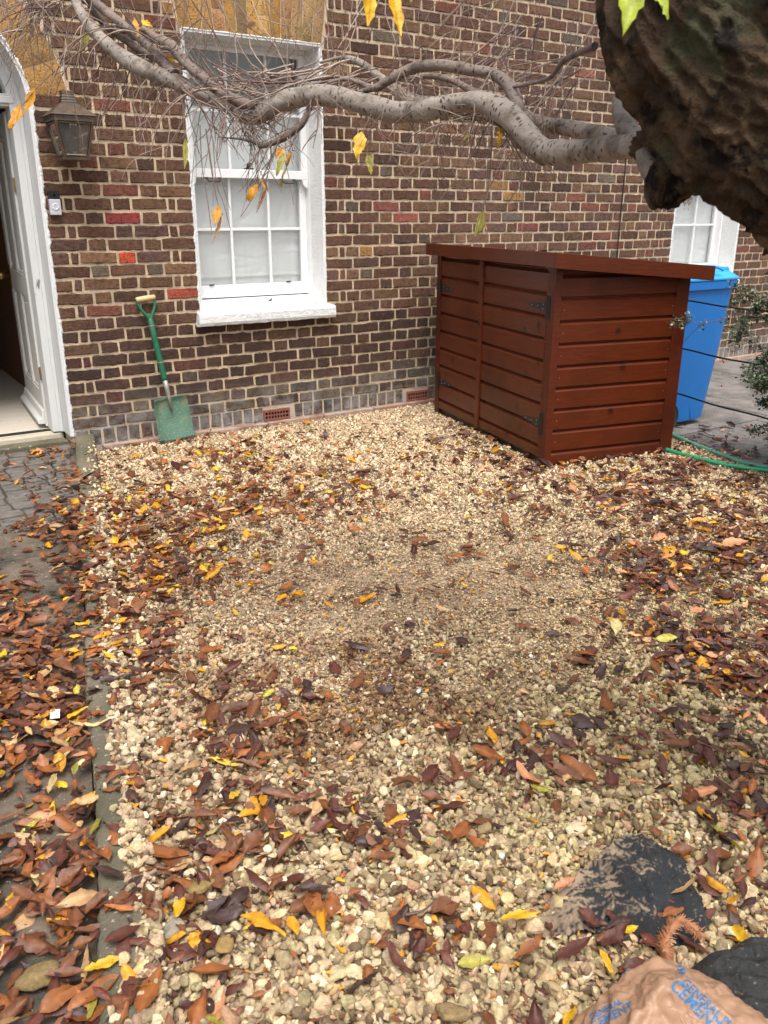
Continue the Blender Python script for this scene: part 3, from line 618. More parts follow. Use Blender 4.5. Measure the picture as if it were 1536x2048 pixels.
# gravel bed, gently uneven
def bed():
    xs = np.arange(-3.9, 1.8, .03); ys = np.arange(-6.2, -.0, .03); X, Y = np.meshgrid(xs, ys)
    lo, hi = KX(Y)+KW-.01, FX(Y); X2 = lo+(X-xs[0])/(xs[-1]-xs[0])*(hi-lo)
    Z = -.012+.012*(vnoise(X2, Y, 1.6, 3)-.5)+.006*(vnoise(X2, Y, 7, 4)-.5)+.003*(vnoise(X2, Y, 22, 6)-.5)
    g = np.arange(X.size).reshape(X.shape); return np_mesh('gravel_bed', np.stack([X2, Y, Z], -1).reshape(-1, 3), np.stack([g[:-1, :-1], g[:-1, 1:], g[1:, 1:], g[1:, :-1]], -1).reshape(-1, 4), MT['sand'])
bed()['kind'] = 'structure'
# path on the left
def pathm():
    xs = np.linspace(0, 1, 90); ys = np.arange(-6.2, .06, .04); U, Y = np.meshgrid(xs, ys); X = -5.6+(KX(Y)-.004+5.6)*U**.7
    Z = -.02+.048*np.clip(1+Y/1.15, 0, 1)+.008*(vnoise(X, Y, 2.5, 8)-.5)+.006*(vnoise(X, Y, 11, 9)-.5)
    g = np.arange(X.size).reshape(X.shape); return np_mesh('path', np.stack([X, Y, Z], -1).reshape(-1, 3), np.stack([g[:-1, :-1], g[:-1, 1:], g[1:, 1:], g[1:, :-1]], -1).reshape(-1, 4), MT['path'])
pathm()['kind'] = 'structure'
def pz(y): return .048*max(0, 1+y/1.15)
# small setts laid before the step, larger slabs further out (part of the path)
b = MB(); y = .045
while y > -1.15:
    hgt = .098+random.uniform(-.006, .006); x = KX(y)-.01-random.uniform(0, .06)
    while x > -3.9:
        wd = random.uniform(.105, .135); zt = -.004+random.uniform(-.004, .003)+pz(y-hgt/2); yy = y+.018*math.sin(x*3)
        v0 = len(b.v); b.box((x-wd+.005, yy-hgt+.005, -.05), (x-.005, yy-.005, zt)); 
        for i in range(v0, len(b.v)): a = b.v[i]; b.v[i] = (a[0]+random.uniform(-.003, .003), a[1]+random.uniform(-.003, .003), a[2]+random.uniform(-.002, .002))
        x -= wd
    y -= hgt
o = b.build('path_setts', MT['sett'], bevel=.006); o['kind'] = 'structure'
b = MB(); y = -1.16
while y > -6:
    hgt = random.uniform(.42, .5); x = KX(y-hgt/2)-.035
    while x > -5:
        wd = random.uniform(.42, .6); zt = -.006+random.uniform(-.003, .003); b.box((x-wd+.006, y-hgt+.006, -.05), (x-.006, y-.006, zt)); x -= wd
    y -= hgt
o = b.build('path_slabs', MT['path'], bevel=.008); o['kind'] = 'structure'
# kerb: weathered concrete lengths
def kerb():
    ys = np.arange(-6, -.012, .022); nx = 7; prof = [(0, -.10), (0, .72), (.06, 1), (.35, 1.02), (.7, 1), (.96, .98), (1, .6), (1, -.10)]
    V = []
    for y in ys:
        top = kz(y); wob = .006*math.sin(y*5)+RNG.normal(0, .0018)
        jt = min(abs((y % .91)-.455), 9); dip = .018 if jt > .445 else 0
        for u, h in prof: z = -.06 if h < 0 else top*h-dip; V.append((KX(y)+wob*(u < .5)+KW*u+RNG.normal(0, .0016), y, z+RNG.normal(0, .0016)*(h > 0)))
    V = np.array(V); g = np.arange(len(V)).reshape(len(ys), len(prof)); o = np_mesh('kerb', V, np.stack([g[:-1, :-1], g[:-1, 1:], g[1:, 1:], g[1:, :-1]], -1).reshape(-1, 4), MT['kerb']); o['kind'] = 'structure'
kerb()
# stone paving on the right, beyond the fence line
b = MB(); y = .0
row = 0
while y > -6.5:
    hgt = random.uniform(.5, .62); x = max(FX(y), FX(y-hgt))+.01; first = True
    while x < 10:
        wd = random.uniform(.7, 1.1); x0 = x; zt = -.004+random.uniform(-.004, .004)
        ya, yb = y-hgt+.007, y-.007; L0, L1 = (FX(ya)+.02, FX(yb)+.02) if first else (x0+.007, x0+.007)
        b.prism([(L0, ya), (x+wd-.007, ya), (x+wd-.007, yb), (L1, yb)], 'z', -.06, zt); first = False; x += wd
    y -= hgt
o = b.build('stone_paving', MT['slab'], bevel=.006); o['kind'] = 'structure'
b = MB(); b.box((1.6, -.30, -.0605), (11, -.04, .003)); o = b.build('paving_strip', MT['soil']); bpy.data.objects.remove(o)
# ================================================================== SHED
SA = math.radians(-12.36); shed = empty('storage_shed', (-.044, -1.80, .004), SA, 'low red brown timber storage shed with black strap hinges', 'shed')
LX, LY = .867, 1.54; HF, HB = 1.165, 1.098
def ztop(x): return HF+(HB-HF)*x/LX
pitch = .1245
def boards(name, length, z0, ztopf, place, m, parent, off=0.):
    """shiplap: profile up the wall swept along its length. place(s, out, z) gives the point"""
    vs, fs = [], []; z = z0-off; prof = []
    while z < 1.2:
        prof += [(z, .004), (z+.003, .0135), (z+.005, .0235), (z+pitch-.024, .0235), (z+pitch-.015, .014), (z+pitch-.006, .0045), (z+pitch-.0005, .0038)]; z += pitch
    b = MB(); n = 2
    for k in range(len(prof)-1):
        (za, oa), (zb, ob) = prof[k], prof[k+1]
        if zb < z0: continue
        za = max(za, z0); q = []
        for s, zz, oo in ((0, za, oa), (length, za, oa), (length, zb, ob), (0, zb, ob)): q.append(place(s, oo, min(zz, ztopf(s))))
        if za < max(ztopf(0), ztopf(length)): b.add(q, [(0, 1, 2, 3)])
    return b.build(name, m, parent, recalc=False)
# end wall facing the camera (y = 0 plane, outward -y)
side = boards('side_panel', LX, .03, lambda s: ztop(s)-.03, lambda s, o, z: (s, -o+.006, z), MT['wood_side'], shed, off=.075)
boards('side_panel', LX, .03, lambda s: ztop(s)-.03, lambda s, o, z: (LX-s, LY+o-.006, z), MT['wood_side'], shed)
boards('back_panel', LY, .03, lambda s: HB-.03, lambda s, o, z: (LX+o-.006, s, z), MT['wood_side'], shed)
b = MB(); b.box((.03, .012, .03), (LX-.02, LY-.012, 1.0)); b.build('lining', MT['black_paint'], shed)
# posts
def post(x0, x1, y0, y1, h0, h1, m='wood_frame'):
    p = MB(); p.add([(x0, y0, 0), (x1, y0, 0), (x1, y1, 0), (x0, y1, 0), (x0, y0, h0), (x1, y0, h1), (x1, y1, h1), (x0, y1, h0)], [(3, 2, 1, 0), (4, 5, 6, 7), (0, 1, 5, 4), (1, 2, 6, 5), (2, 3, 7, 6), (3, 0, 4, 7)]); return p.build('post', MT[m], shed, bevel=.0025)
post(-.022, .022, -.022, .050, HF-.03, HF-.035); post(LX-.075, LX+.012, -.0215, .006, HB-.03, HB-.04); post(LX-.010, LX+.014, -.006, .04, HB-.03, HB-.04)
post(-.022, .022, LY-.055, LY+.012, HF-.03, HF-.035)
b = MB(); b.box((.022, -.018, .0), (LX-.076, .004, .052)); b.build('bottom_rail', MT['wood_frame'], shed, bevel=.003)
# doors on x = 0 face, two leaves
for (y0, y1, k) in ((.055, .872, 0), (.876, LY-.060, 1)):
    L = y1-y0; d = empty('door'); d.parent = shed
    boards('door_boards', L, .035, lambda s: HF-.06, lambda s, o, z, y1=y1: (-o+.004, y1-s, z), MT['wood_door'], d, off=.055)
    b = MB()
    if k == 0: b.box((-.030, y1-.042, .03), (-.0145, y1+.006, HF-.058))
    b.box((-.010, y0+.001, .03), (.016, y0+.03, HF-.058)); b.build('door_edge', MT['wood_door'], d, bevel=.002)
    for zc in (.235, .895):
        hy = y0 if k == 0 else y1; sg = 1 if k == 0 else -1
        h = MB(); xo = -.0165
        h.prism([(hy+sg*.002, zc-.030), (hy+sg*.002, zc+.030), (hy+sg*.20, zc+.008), (hy+sg*.212, zc), (hy+sg*.20, zc-.008)], 'x', xo-.0035, xo)
        hy2 = hy-sg*.012
        h.box((-.0270, min(hy2-sg*.022, hy2), zc-.062), (-.0225, max(hy2-sg*.022, hy2), zc+.062)); h.tube([(-.0265, hy2+sg*.004, zc-.062), (-.0265, hy2+sg*.004, zc+.062)], .0065, 8)
        hg = h.build('strap_hinge', MT['black_paint'], d, bevel=.001)
        sc_ = MB()
        for dy, dz in ((.04, .012), (.04, -.012), (.10, 0), (.165, 0)): sc_.lathe([(.004, xo-.0033), (.004, xo-.0055), (.002, xo-.006)], (0, hy+sg*dy, zc+dz), 8, 'x')
        sc_.build('screws', MT['steel'], hg)
for k in range(8):     # nail heads along the boards
    z_ = .03-.075+pitch*(k+.45)
    if z_ > .04: b = MB(); [b.lathe([(.0024, -.0185), (.0024, -.0189)], (x_, 0, z_), 8, 'y') for x_ in (.045, LX-.095)]; b.build('nail_heads', MT['steel'], side)
b = MB(); b.box((.0, .05, .0), (.018, LY-.05, .03)); b.build('sole_plate', MT['black_paint'], shed)
# roof: sloping slab with fascia boards
rx0, rx1, ry0, ry1 = -.065, LX+.10, -.095, LY+.06
def zr(x): return 1.186+(1.098-1.186)*(x-rx0)/(rx1-rx0)
b = MB(); b.add([(x, y, zr(x)+dz) for dz in (-.014, .0) for x, y in ((rx0+.01, ry0+.01), (rx1-.01, ry0+.01), (rx1-.01, ry1-.01), (rx0+.01, ry1-.01))], [(3, 2, 1, 0), (4, 5, 6, 7), (0, 1, 5, 4), (1, 2, 6, 5), (2, 3, 7, 6), (3, 0, 4, 7)])
roof = b.build('roof', M('roof_felt', base=(.07, .055, .045), rough=.9, bump=.8, bscale=200), shed)
fh = .078
def fascia(pts): b = MB(); b.add(pts, [(3, 2, 1, 0), (4, 5, 6, 7), (0, 1, 5, 4), (1, 2, 6, 5), (2, 3, 7, 6), (3, 0, 4, 7)]); b.build('fascia', MT['wood_side'], roof, bevel=.002)
za, zb = zr(rx0)+.006, zr(rx1)+.006
fascia([(rx0-.018, ry0, za-fh), (rx0, ry0, za-fh), (rx0, ry1, za-fh), (rx0-.018, ry1, za-fh), (rx0-.018, ry0, za), (rx0, ry0, za), (rx0, ry1, za), (rx0-.018, ry1, za)])
fascia([(rx0-.018, ry0-.018, za-fh-.002), (rx1, ry0-.018, zb-fh-.002), (rx1, ry0-.0005, zb-fh-.002), (rx0-.018, ry0-.0005, za-fh-.002), (rx0-.018, ry0-.018, za+.001), (rx1, ry0-.018, zb+.001), (rx1, ry0-.0005, zb+.001), (rx0-.018, ry0-.0005, za+.001)])
fascia([(rx0-.018, ry1+.0005, za-fh), (rx1, ry1+.0005, zb-fh), (rx1, ry1+.018, zb-fh), (rx0-.018, ry1+.018, za-fh), (rx0-.018, ry1+.0005, za), (rx1, ry1+.0005, zb), (rx1, ry1+.018, zb), (rx0-.018, ry1+.018, za)])
b = MB(); b.box((.0, -.012, HF-.06), (.03, LY, HF+.005)); b.build('top_rail', MT['wood_frame'], shed)
# ================================================================== WHEELIE BIN
wb = empty('wheelie_bin', (1.745, -1.70, .0), 0, 'bright blue wheeled rubbish bin standing behind the timber shed', 'bin')
b = MB()   # local: x from -L to 0 (front = right), y 0..D
def binbody():
    secs = [(.03, .50, .40, -.075), (.06, .515, .41, -.07), (.55, .60, .50, -.025), (.92, .655, .56, .0), (.925, .70, .60, .02), (.975, .705, .605, .022), (.98, .69, .59, .012)]
    V = []; n = 28
    for z, L, D, xr in secs:
        cx, cy = xr-L/2, .30
        for k in range(n):
            a = 2*pi*k/n+pi/n; e = .28; c, s = math.cos(a), math.sin(a)
            V.append((cx+L/2*np.sign(c)*abs(c)**e, cy+D/2*np.sign(s)*abs(s)**e, z))
    F = [(i*n+k, i*n+(k+1) % n, (i+1)*n+(k+1) % n, (i+1)*n+k) for i in range(len(secs)-1) for k in range(n)]+[tuple(range(n))[::-1]]
    return MB().add(V, F).build('body', MT['bin'], wb, bevel=.004)
bd = binbody()
b = MB(); V = []; n = 28
for z, L, D, xr in ((.980, .715, .615, .028), (.995, .72, .62, .03), (1.0, .70, .60, .02), (1.03, .62, .52, -.02), (1.045, .42, .36, -.10), (1.048, .1, .1, -.25)):
    cx, cy = xr-L/2, .30
    for k in range(n):
        a = 2*pi*k/n+pi/n; e = .3; c, s = math.cos(a), math.sin(a); V.append((cx+L/2*np.sign(c)*abs(c)**e, cy+D/2*np.sign(s)*abs(s)**e, z))
lid = MB().add(V, [(i*n+k, i*n+(k+1) % n, (i+1)*n+(k+1) % n, (i+1)*n+k) for i in range(5) for k in range(n)]+[tuple(range(n))[::-1], tuple(5*n+k for k in range(n))]).build('lid', MT['bin_lid'], wb, bevel=.004)
b = MB(); b.tube([(-.035, .10, 1.035), (-.035, .50, 1.035)], .021, 14); b.box((-.09, .12, 1.0), (-.03, .15, 1.035)); b.box((-.09, .45, 1.0), (-.03, .48, 1.035)); b.build('lid_handle', MT['bin_lid'], lid, bevel=.002)
b = MB(); b.tube(spline([(-.60, -.0, 1.02), (-.52, .0, 1.062), (-.42, .0, 1.075), (-.30, .0, 1.068), (-.22, .0, 1.045)], 6), .009, 8); b.build('lid_rib', MT['bin_lid'], lid)
b = MB(); b.tube([(-.70, .05, 1.0), (-.70, .55, 1.0)], .015, 10); b.build('rear_handle', MT['bin'], wb)
for yy in (.05, .51):
    b = MB(); b.lathe([(.03, yy-.012), (.085, yy-.014), (.098, yy-.02), (.10, yy), (.10, yy+.022), (.095, yy+.03), (.03, yy+.024)], (-.555, 0, .10), 30, 'y'); wh = b.build('wheel', MT['rubber'], wb, smooth=False)
b = MB(); b.tube(spline([(-.50, .098, .21), (-.42, .0925, .235), (-.34, .092, .20), (-.27, .094, .13), (-.235, .096, .045)], 6), .007, 8); b.build('moulded_arch', MT['bin'], wb)
b = MB(); b.box((-.19, .047, .795), (-.135, .052, .801)); b.build('moulded_mark', MT['paper_white'], wb)
# ================================================================== SHOVEL leaning on the wall
P = {}
shv = empty('shovel', (-1.67, -.12, .01), 0, 'green square mouth shovel with wooden grip leaning on the brick wall', 'shovel')
foot = np.array([-1.67, -.125, .035]); top = wallp(291, 597, -.03); ax = top-foot; Ls = np.linalg.norm(ax); ax /= Ls
sdw = np.cross(np.array([0, -1., 0]), ax); sdw = -sdw/np.linalg.norm(sdw) if sdw[0] > 0 else sdw/np.linalg.norm(sdw)
if sdw[0] < 0: sdw = -sdw
nrm = np.cross(sdw, ax); nrm = nrm if nrm[1] < 0 else -nrm
O0 = np.array([-1.67, -.12, .01])
def SL(s, a, n=0.): return foot+sdw*s+ax*a+nrm*n-O0
# blade: slightly dished plate with turned-up sides
na, nb = 22, 20; bl = .285; V = []
for sideoff in (0, -.0022):
    for i in range(na+1):
        t = i/na; hw = .118-.008*t
        for j in range(nb+1):
            s = -1+2*j/nb; cup = .030*abs(s)**5+.010*s*s; back = .012*max(0, t-.72)**1*3*(abs(s) > .3)*0
            V.append(SL(s*hw, -.02+t*bl, cup*(.35+.65*t)+.020*math.exp(-((t-1)/.06)**2)*(abs(s) > .18)+sideoff+.010*math.sin(pi*t)*-.6+.012*math.exp(-(s/.11)**2)*max(0, (t-.55)/.45)**1.2))
g = np.arange(2*(na+1)*(nb+1)).reshape(2, na+1, nb+1)
F = [(g[0, i, j], g[0, i, j+1], g[0, i+1, j+1], g[0, i+1, j]) for i in range(na) for j in range(nb)]+[(g[1, i, j], g[1, i+1, j], g[1, i+1, j+1], g[1, i, j+1]) for i in range(na) for j in range(nb)]
for i in range(na): F += [(g[0, i, 0], g[0, i+1, 0], g[1, i+1, 0], g[1, i, 0]), (g[0, i, nb], g[1, i, nb], g[1, i+1, nb], g[0, i+1, nb])]
for j in range(nb): F += [(g[0, 0, j], g[1, 0, j], g[1, 0, j+1], g[0, 0, j+1]), (g[0, na, j], g[0, na, j+1], g[1, na, j+1], g[1, na, j])]
MB().add(V, F).build('blade', MT['blade_green'], shv, smooth=True)
b = MB(); b.tube([SL(0, bl-.11, .012), SL(0, bl-.03, .020), SL(0, bl+.03, .022), SL(0, bl+.10, .016)], [.006, .013, .0155, .016], 14); b.build('socket', MT['steel'], shv, smooth=True)
b = MB(); b.tube([SL(0, bl+.085, .016), SL(0, bl+.10, .016), SL(0, Ls-.24, 0), SL(0, Ls-.125, 0), SL(0, Ls-.118, 0)], [.0175, .0185, .0185, .0185, .012], 16); shf = b.build('shaft', MT['shovel_green'], shv, smooth=True)
for a in (bl+.20, Ls-.165): b = MB(); b.tube([SL(0, a-.003, .010 if a < .6 else 0), SL(0, a+.003, .010 if a < .6 else 0)], .0198, 16); b.build('band', MT['steel'], shf)
b = MB()
for sg in (-1, 1): b.tube(spline([SL(0, Ls-.135, 0), SL(sg*.010, Ls-.115, 0), SL(sg*.035, Ls-.075, 0), SL(sg*.053, Ls-.035, 0), SL(sg*.055, Ls+.006, 0)], 5), [.0135-.0003*i for i in range(21)], 10)
b.build('yoke', MT['shovel_green'], shv, smooth=True)
b = MB(); b.tube([SL(-.060, Ls, 0), SL(-.057, Ls, 0), SL(-.02, Ls, 0), SL(.02, Ls, 0), SL(.057, Ls, 0), SL(.060, Ls, 0)], [.012, .0155, .017, .017, .0155, .012], 18); b.build('grip', MT['handle_wood'], shv, smooth=True)
# ================================================================== HOSES
def hose(name, pts, r, m, label):
    P = spline([gnd(x, y, z) for x, y, z in pts], 10); b = MB(); b.tube(P, r, 12); o = b.build(name, m, smooth=True); tag(o, label, 'hose'); return o
hose('garden_hose', [(1180, 872, .02), (1270, 880, .018), (1345, 903, .018), (1385, 914, .018), (1430, 925, .018), (1480, 934, .018), (1536, 941, .018), (1620, 950, .018), (1760, 950, .018)], .0125, MT['hose'], 'bright green garden hose, the nearer one lying along the gravel edge')
hose('garden_hose', [(1270, 845, .018), (1345, 870, .018), (1375, 883, .018), (1410, 897, .018), (1450, 912, .018), (1490, 926, .018), (1540, 934, .020), (1640, 935, .018)], .0125, MT['hose2'], 'faded grey green garden hose, the farther one on the stone paving')
# ================================================================== WIRE FENCE
fb = np.array([.955, -2.62]); fd = np.array([.2141, .9768])
fen = empty('wire_fence', (fb[0], fb[1], 0), 0, 'black wire fence with a dark post running behind the shed', 'fence')
def fpt(x, y):   # pixel -> point on the fence plane
    d = ray(x, y); nrm_ = np.array([fd[1], -fd[0], 0]); t = ((fb[0]-CAM[0])*nrm_[0]+(fb[1]-CAM[1])*nrm_[1])/(d@nrm_); return CAM+t*d
for (xa, ya), (xb, yb) in (((1380, 603), (1536, 623)), ((1368, 699), (1452, 716)), ((1355, 788), (1508, 830))):
    A_, B_ = fpt(xa, ya), fpt(xb, yb); z = (A_[2]+B_[2])/2; sl = (A_[2]-B_[2])/((A_-B_)[:2]@fd)
    pts = []
    for s in np.linspace(-1.6, 1.25, 30): p = fb+fd*s; pts.append((p[0]-fb[0], p[1]-fb[1], A_[2]+sl*(s-(A_[:2]-fb)@fd)*.3+.004*math.sin(s*9)))
    b = MB(); b.tube(pts, .0055, 6); b.build('wire', MT['black_paint'], fen, smooth=True)
for s in (.0, 1.25, -1.6):
    p = fd*s; b = MB(); b.box((p[0]-.02, p[1]-.02, -.1), (p[0]+.02, p[1]+.02, .16 if s == 0 else 1.0)); b.build('fence_post', MT['black_paint'], fen, bevel=.004)
# ================================================================== STONES
def unit_rock(sub, seed):
    bm = bmesh.new(); bmesh.ops.create_icosphere(bm, subdivisions=sub, radius=1); bm.verts.ensure_lookup_table()
    V = np.array([v.co for v in bm.verts]); F = np.array([[v.index for v in f.verts] for f in bm.faces]); bm.free()
    r = np.random.default_rng(seed); D = V/np.linalg.norm(V, axis=1)[:, None]
    N = r.normal(size=(9, 3)); N /= np.linalg.norm(N, axis=1)[:, None]; d = r.uniform(.50, .92, 9)
    c = D@N.T; rad = np.where(c > .15, d/np.maximum(c, .15), 9).min(1); rad = np.minimum(rad, 1.12)
    return D*rad[:, None]*np.array([1, r.uniform(.62, .95), r.uniform(.45, .8)]), F
def rand_rot(n, tilt=None):
    if tilt is None:
        q = RNG.normal(size=(n, 4)); q /= np.linalg.norm(q, axis=1)[:, None]
    else:
        yaw = RNG.uniform(0, 2*pi, n); ax = RNG.normal(size=(n, 2)); ax /= np.linalg.norm(ax, axis=1)[:, None]; th = np.abs(RNG.normal(0, tilt, n))
        q1 = np.stack([np.cos(yaw/2), 0*yaw, 0*yaw, np.sin(yaw/2)], 1); q2 = np.stack([np.cos(th/2), np.sin(th/2)*ax[:, 0], np.sin(th/2)*ax[:, 1], 0*th], 1)
        w1, x1, y1, z1 = q2.T; w2, x2, y2, z2 = q1.T
        q = np.stack([w1*w2-x1*x2-y1*y2-z1*z2, w1*x2+x1*w2+y1*z2-z1*y2, w1*y2-x1*z2+y1*w2+z1*x2, w1*z2+x1*y2-y1*x2+z1*w2], 1)
    w_, x, y, z = q.T
    return np.stack([np.stack([1-2*(y*y+z*z), 2*(x*y-z*w_), 2*(x*z+y*w_)], 1), np.stack([2*(x*y+z*w_), 1-2*(x*x+z*z), 2*(y*z-x*w_)], 1), np.stack([2*(x*z-y*w_), 2*(y*z+x*w_), 1-2*(x*x+y*y)], 1)], 1)
def pix(P):
    d = P-CAM; z = d@FW; z = np.where(abs(z) < 1e-6, 1e-6, z); return 768+FPX*(d@RT)/z, 1024-FPX*(d@UP)/z, z
def G(px, py, cx, cy, sx, sy, a=0.):
    c, s = math.cos(a), math.sin(a); u = (px-cx)*c+(py-cy)*s; v = -(px-cx)*s+(py-cy)*c; return np.exp(-(u/sx)**2-(v/sy)**2)
def in_shed(x, y, m=.02):
    dx, dy = x+.044, y+1.80; c, s = math.cos(SA), math.sin(SA); lx = dx*c+dy*s; ly = -dx*s+dy*c
    return (lx > -m) & (lx < LX+m) & (ly > -m) & (ly < LY+m)
FABP = [gnd(*q) for q in ((1075, 1868), (1120, 1800), (1185, 1745), (1245, 1695), (1300, 1690), (1345, 1735), (1375, 1790), (1410, 1850), (1380, 1890), (1300, 1885), (1230, 1880), (1180, 1862), (1130, 1880))]
def inpoly(x, y, P):
    r = np.zeros(np.shape(x), bool); n = len(P)
    for i in range(n):
        x1, y1, x2, y2 = P[i][0], P[i][1], P[(i+1) % n][0], P[(i+1) % n][1]
        c = ((y1 > y) != (y2 > y)) & (x < (x2-x1)*(y-y1)/(y2-y1+1e-12)+x1); r ^= c
    return r
def bedz(x, y): return -.012+.012*(vnoise(x, y, 1.6, 3)-.5)+.006*(vnoise(x, y, 7, 4)-.5)
def scatter(step, ymin=-5.75, jit=.5, xr=(-3.7, 1.6)):
    X, Y = np.meshgrid(np.arange(xr[0], xr[1], step), np.arange(ymin, .0, step*.88)); X = X+(np.arange(X.shape[0])[:, None] % 2)*step/2
    X = (X+RNG.uniform(-jit, jit, X.shape)*step).ravel(); Y = (Y+RNG.uniform(-jit, jit, Y.shape)*step).ravel()
    return X, Y
c0, c1 = np.mean([p[0] for p in FABP]), np.mean([p[1] for p in FABP])
def sandy(px, py):
    return 1.0*G(px, py, 760, 1185, 420, 80, -.02)+.9*G(px, py, 1080, 1310, 150, 75)+.8*G(px, py, 1000, 1130, 260, 70)+.7*G(px, py, 640, 1330, 260, 90)+.6*G(px, py, 800, 1400, 200, 60)+.5*G(px, py, 1150, 1250, 200, 90)
def stones():
    Vs, Fs, Cs = [], [], []; base = 0
    var = {s: [unit_rock(s, 100+i+s*50) for i in range(10)] for s in (1, 2, 3)}
    def emit(X, Y, Z, R, sub, C, sq=1.):
        nonlocal base
        vid = RNG.integers(0, 10, len(X)); Rt = rand_rot(len(X), None if sub != 0 else .3)
        for v in range(10):
            m = vid == v
            if not m.any(): continue
            bv, bf = var[sub][v]; sc3 = R[m][:, None]*(1+RNG.normal(0, .14, (m.sum(), 3)))
            P = np.einsum('nij,nkj->nki', Rt[m], bv[None]*sc3[:, None, :])+np.stack([X[m], Y[m], Z[m]], 1)[:, None, :]
            k = m.sum(); nv = len(bv); F = bf[None]+(np.arange(k)*nv)[:, None, None]+base; base += k*nv
            Vs.append(P.reshape(-1, 3).astype(np.float32)); Fs.append(F.reshape(-1, 3).astype(np.int32)); Cs.append(np.repeat(C[m], nv, axis=0).astype(np.float32))
    pal = np.array([(.46, .36, .245), (.55, .45, .32), (.38, .29, .195), (.31, .245, .165), (.48, .34, .25), (.66, .58, .46), (.22, .155, .10), (.40, .34, .21), (.13, .09, .06), (.36, .22, .15)])
    palp = np.array([22, 16, 16, 10, 9, 6, 6, 8, 3, 4.]); palp /= palp.sum()
    def colour(X, Y, px, py):
        c = pal[RNG.choice(len(pal), size=len(X), p=palp)]*(1+RNG.normal(0, .17, (len(X), 1)))*np.array([.99, .94, .85])
        gr = np.clip(.75*G(px, py, 1250, 1500, 420, 420)+.38*G(px, py, 800, 1900, 700, 300)+.35*G(px, py, 1450, 1200, 220, 200), 0, 1)*RNG.random(len(X))
        c = c*(1-gr[:, None])+gr[:, None]*c*np.array([.80, .86, .56])
        soil = np.clip((1.25*G(px, py, 620, 1370, 230, 80, .05)+.9*G(px, py, 860, 1390, 160, 60)+.8*G(px, py, 500, 1500, 260, 70)+.7*G(px, py, 900, 1500, 240, 50)+.15*G(px, py, 760, 1190, 380, 50))*(2.2*vnoise(X, Y, 5.5, 61)-.45), 0, .85)*(RNG.random(len(X)) < .8)
        c = c*(1-soil[:, None])+soil[:, None]*c*np.array([.42, .30, .22])
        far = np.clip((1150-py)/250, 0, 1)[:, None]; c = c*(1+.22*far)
        return np.clip(c, .02, .85)
    for layer in (0, 1, 2):
        step = (.0162, .0195, .034)[layer]; X, Y = scatter(step); Z0_ = bedz(X, Y)
        px, py, dz = pix(np.stack([X, Y, Z0_], 1))
        keep = (X > KX(Y)+np.where(Y < -1.0, KW*.50+.05*(vnoise(X, Y, 9, 77)-.5), KW+.01)) & (X < FX(Y)+.0) & (Y < -.058) & ~in_shed(X, Y) & (dz > .2) & (px > -500) & (px < 2100) & (py < 3600)
        keep &= ~inpoly(X, Y, [(1.0*c0+(.90+.10*math.sin(7*k))*(p[0]-c0), c1+(.90+.10*math.sin(7*k))*(p[1]-c1)) for k, p in enumerate(FABP)])
        s = sandy(px, py)*(.55+.9*vnoise(X, Y, 9, 21)); keep &= RNG.random(len(X)) > np.clip(s*(.95, .62, 1.2)[layer]*.42, 0, .9)
        if layer == 2: keep &= RNG.random(len(X)) < .6
        X, Y, px, py, dz, Z0_, s = [a[keep] for a in (X, Y, px, py, dz, Z0_, s)]
        R = RNG.lognormal(math.log(.0091), .36, len(X)); R = np.clip(R, .0045, .022)*np.clip(1-.36*s, .55, 1)*(1+.10*np.clip((py-1500)/400, 0, 1)); R *= (1, .92, 1.12)[layer]
        Z = np.where(X < KX(Y)+KW+.005, .041, Z0_+(0.004, .013, .017)[layer])+RNG.normal(0, .003, len(X)); C = colour(X, Y, px, py)
        far = (dz > 3.0) | (px < -40) | (px > 1580) | (py > 2100); near = (dz < 2.1) & ~far
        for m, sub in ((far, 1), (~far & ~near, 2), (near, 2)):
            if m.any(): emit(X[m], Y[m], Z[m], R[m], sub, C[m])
    # spill over the kerb and the path
    n = 1500; Y = RNG.uniform(-5.4, -.15, n); X = KX(Y)+RNG.normal(.13, .07, n); k = RNG.random(n) < np.where(X > KX(Y)+.06, .8, .35); X, Y = X[k], Y[k]
    px, py, dz = pix(np.stack([X, Y, 0*X], 1)); R = RNG.uniform(.006, .014, len(X)); Z = np.where(X > KX(Y), np.where(X < KX(Y)+KW, np.array([kz(y) for y in Y]), .008), -.006)+R*.5
    emit(X, Y, Z, R, 2, colour(X, Y, px, py))
    # grit in the sandy parts and between the stones
    n = 130000; a = RNG.random((n, 2)); px = 200+1360*a[:, 0]; py = 860+1150*a[:, 1]**1.15; d = FW[None]+(px-768)[:, None]/FPX*RT-(py-1024)[:, None]/FPX*UP; t = -CAM[2]/d[:, 2]; X, Y = (CAM[None]+t[:, None]*d)[:, :2].T
    k = (X > KX(Y)+KW) & (X < FX(Y)) & (Y < -.06) & ~in_shed(X, Y) & ~inpoly(X, Y, FABP) & (RNG.random(n) < np.clip(sandy(px, py)*.8+.10, 0, 1)); X, Y, px, py = X[k], Y[k], px[k], py[k]
    C = colour(X, Y, px, py)*RNG.uniform(.75, 1.4, (len(X), 1))*np.array([1.04, .97, .92]); bv = unit_rock(1, 5)
    R = RNG.uniform(.0016, .0058, len(X))*np.where(RNG.random(len(X)) < .12, 1.5, 1); ico = np.array([(0, 0, 1), (.894, 0, .447), (.276, .851, .447), (-.724, .526, .447), (-.724, -.526, .447), (.276, -.851, .447), (0, 0, -.5)])
    fi = np.array([(0, 1, 2), (0, 2, 3), (0, 3, 4), (0, 4, 5), (0, 5, 1), (6, 2, 1), (6, 3, 2), (6, 4, 3), (6, 5, 4), (6, 1, 5)]); Rt = rand_rot(len(X), .5)
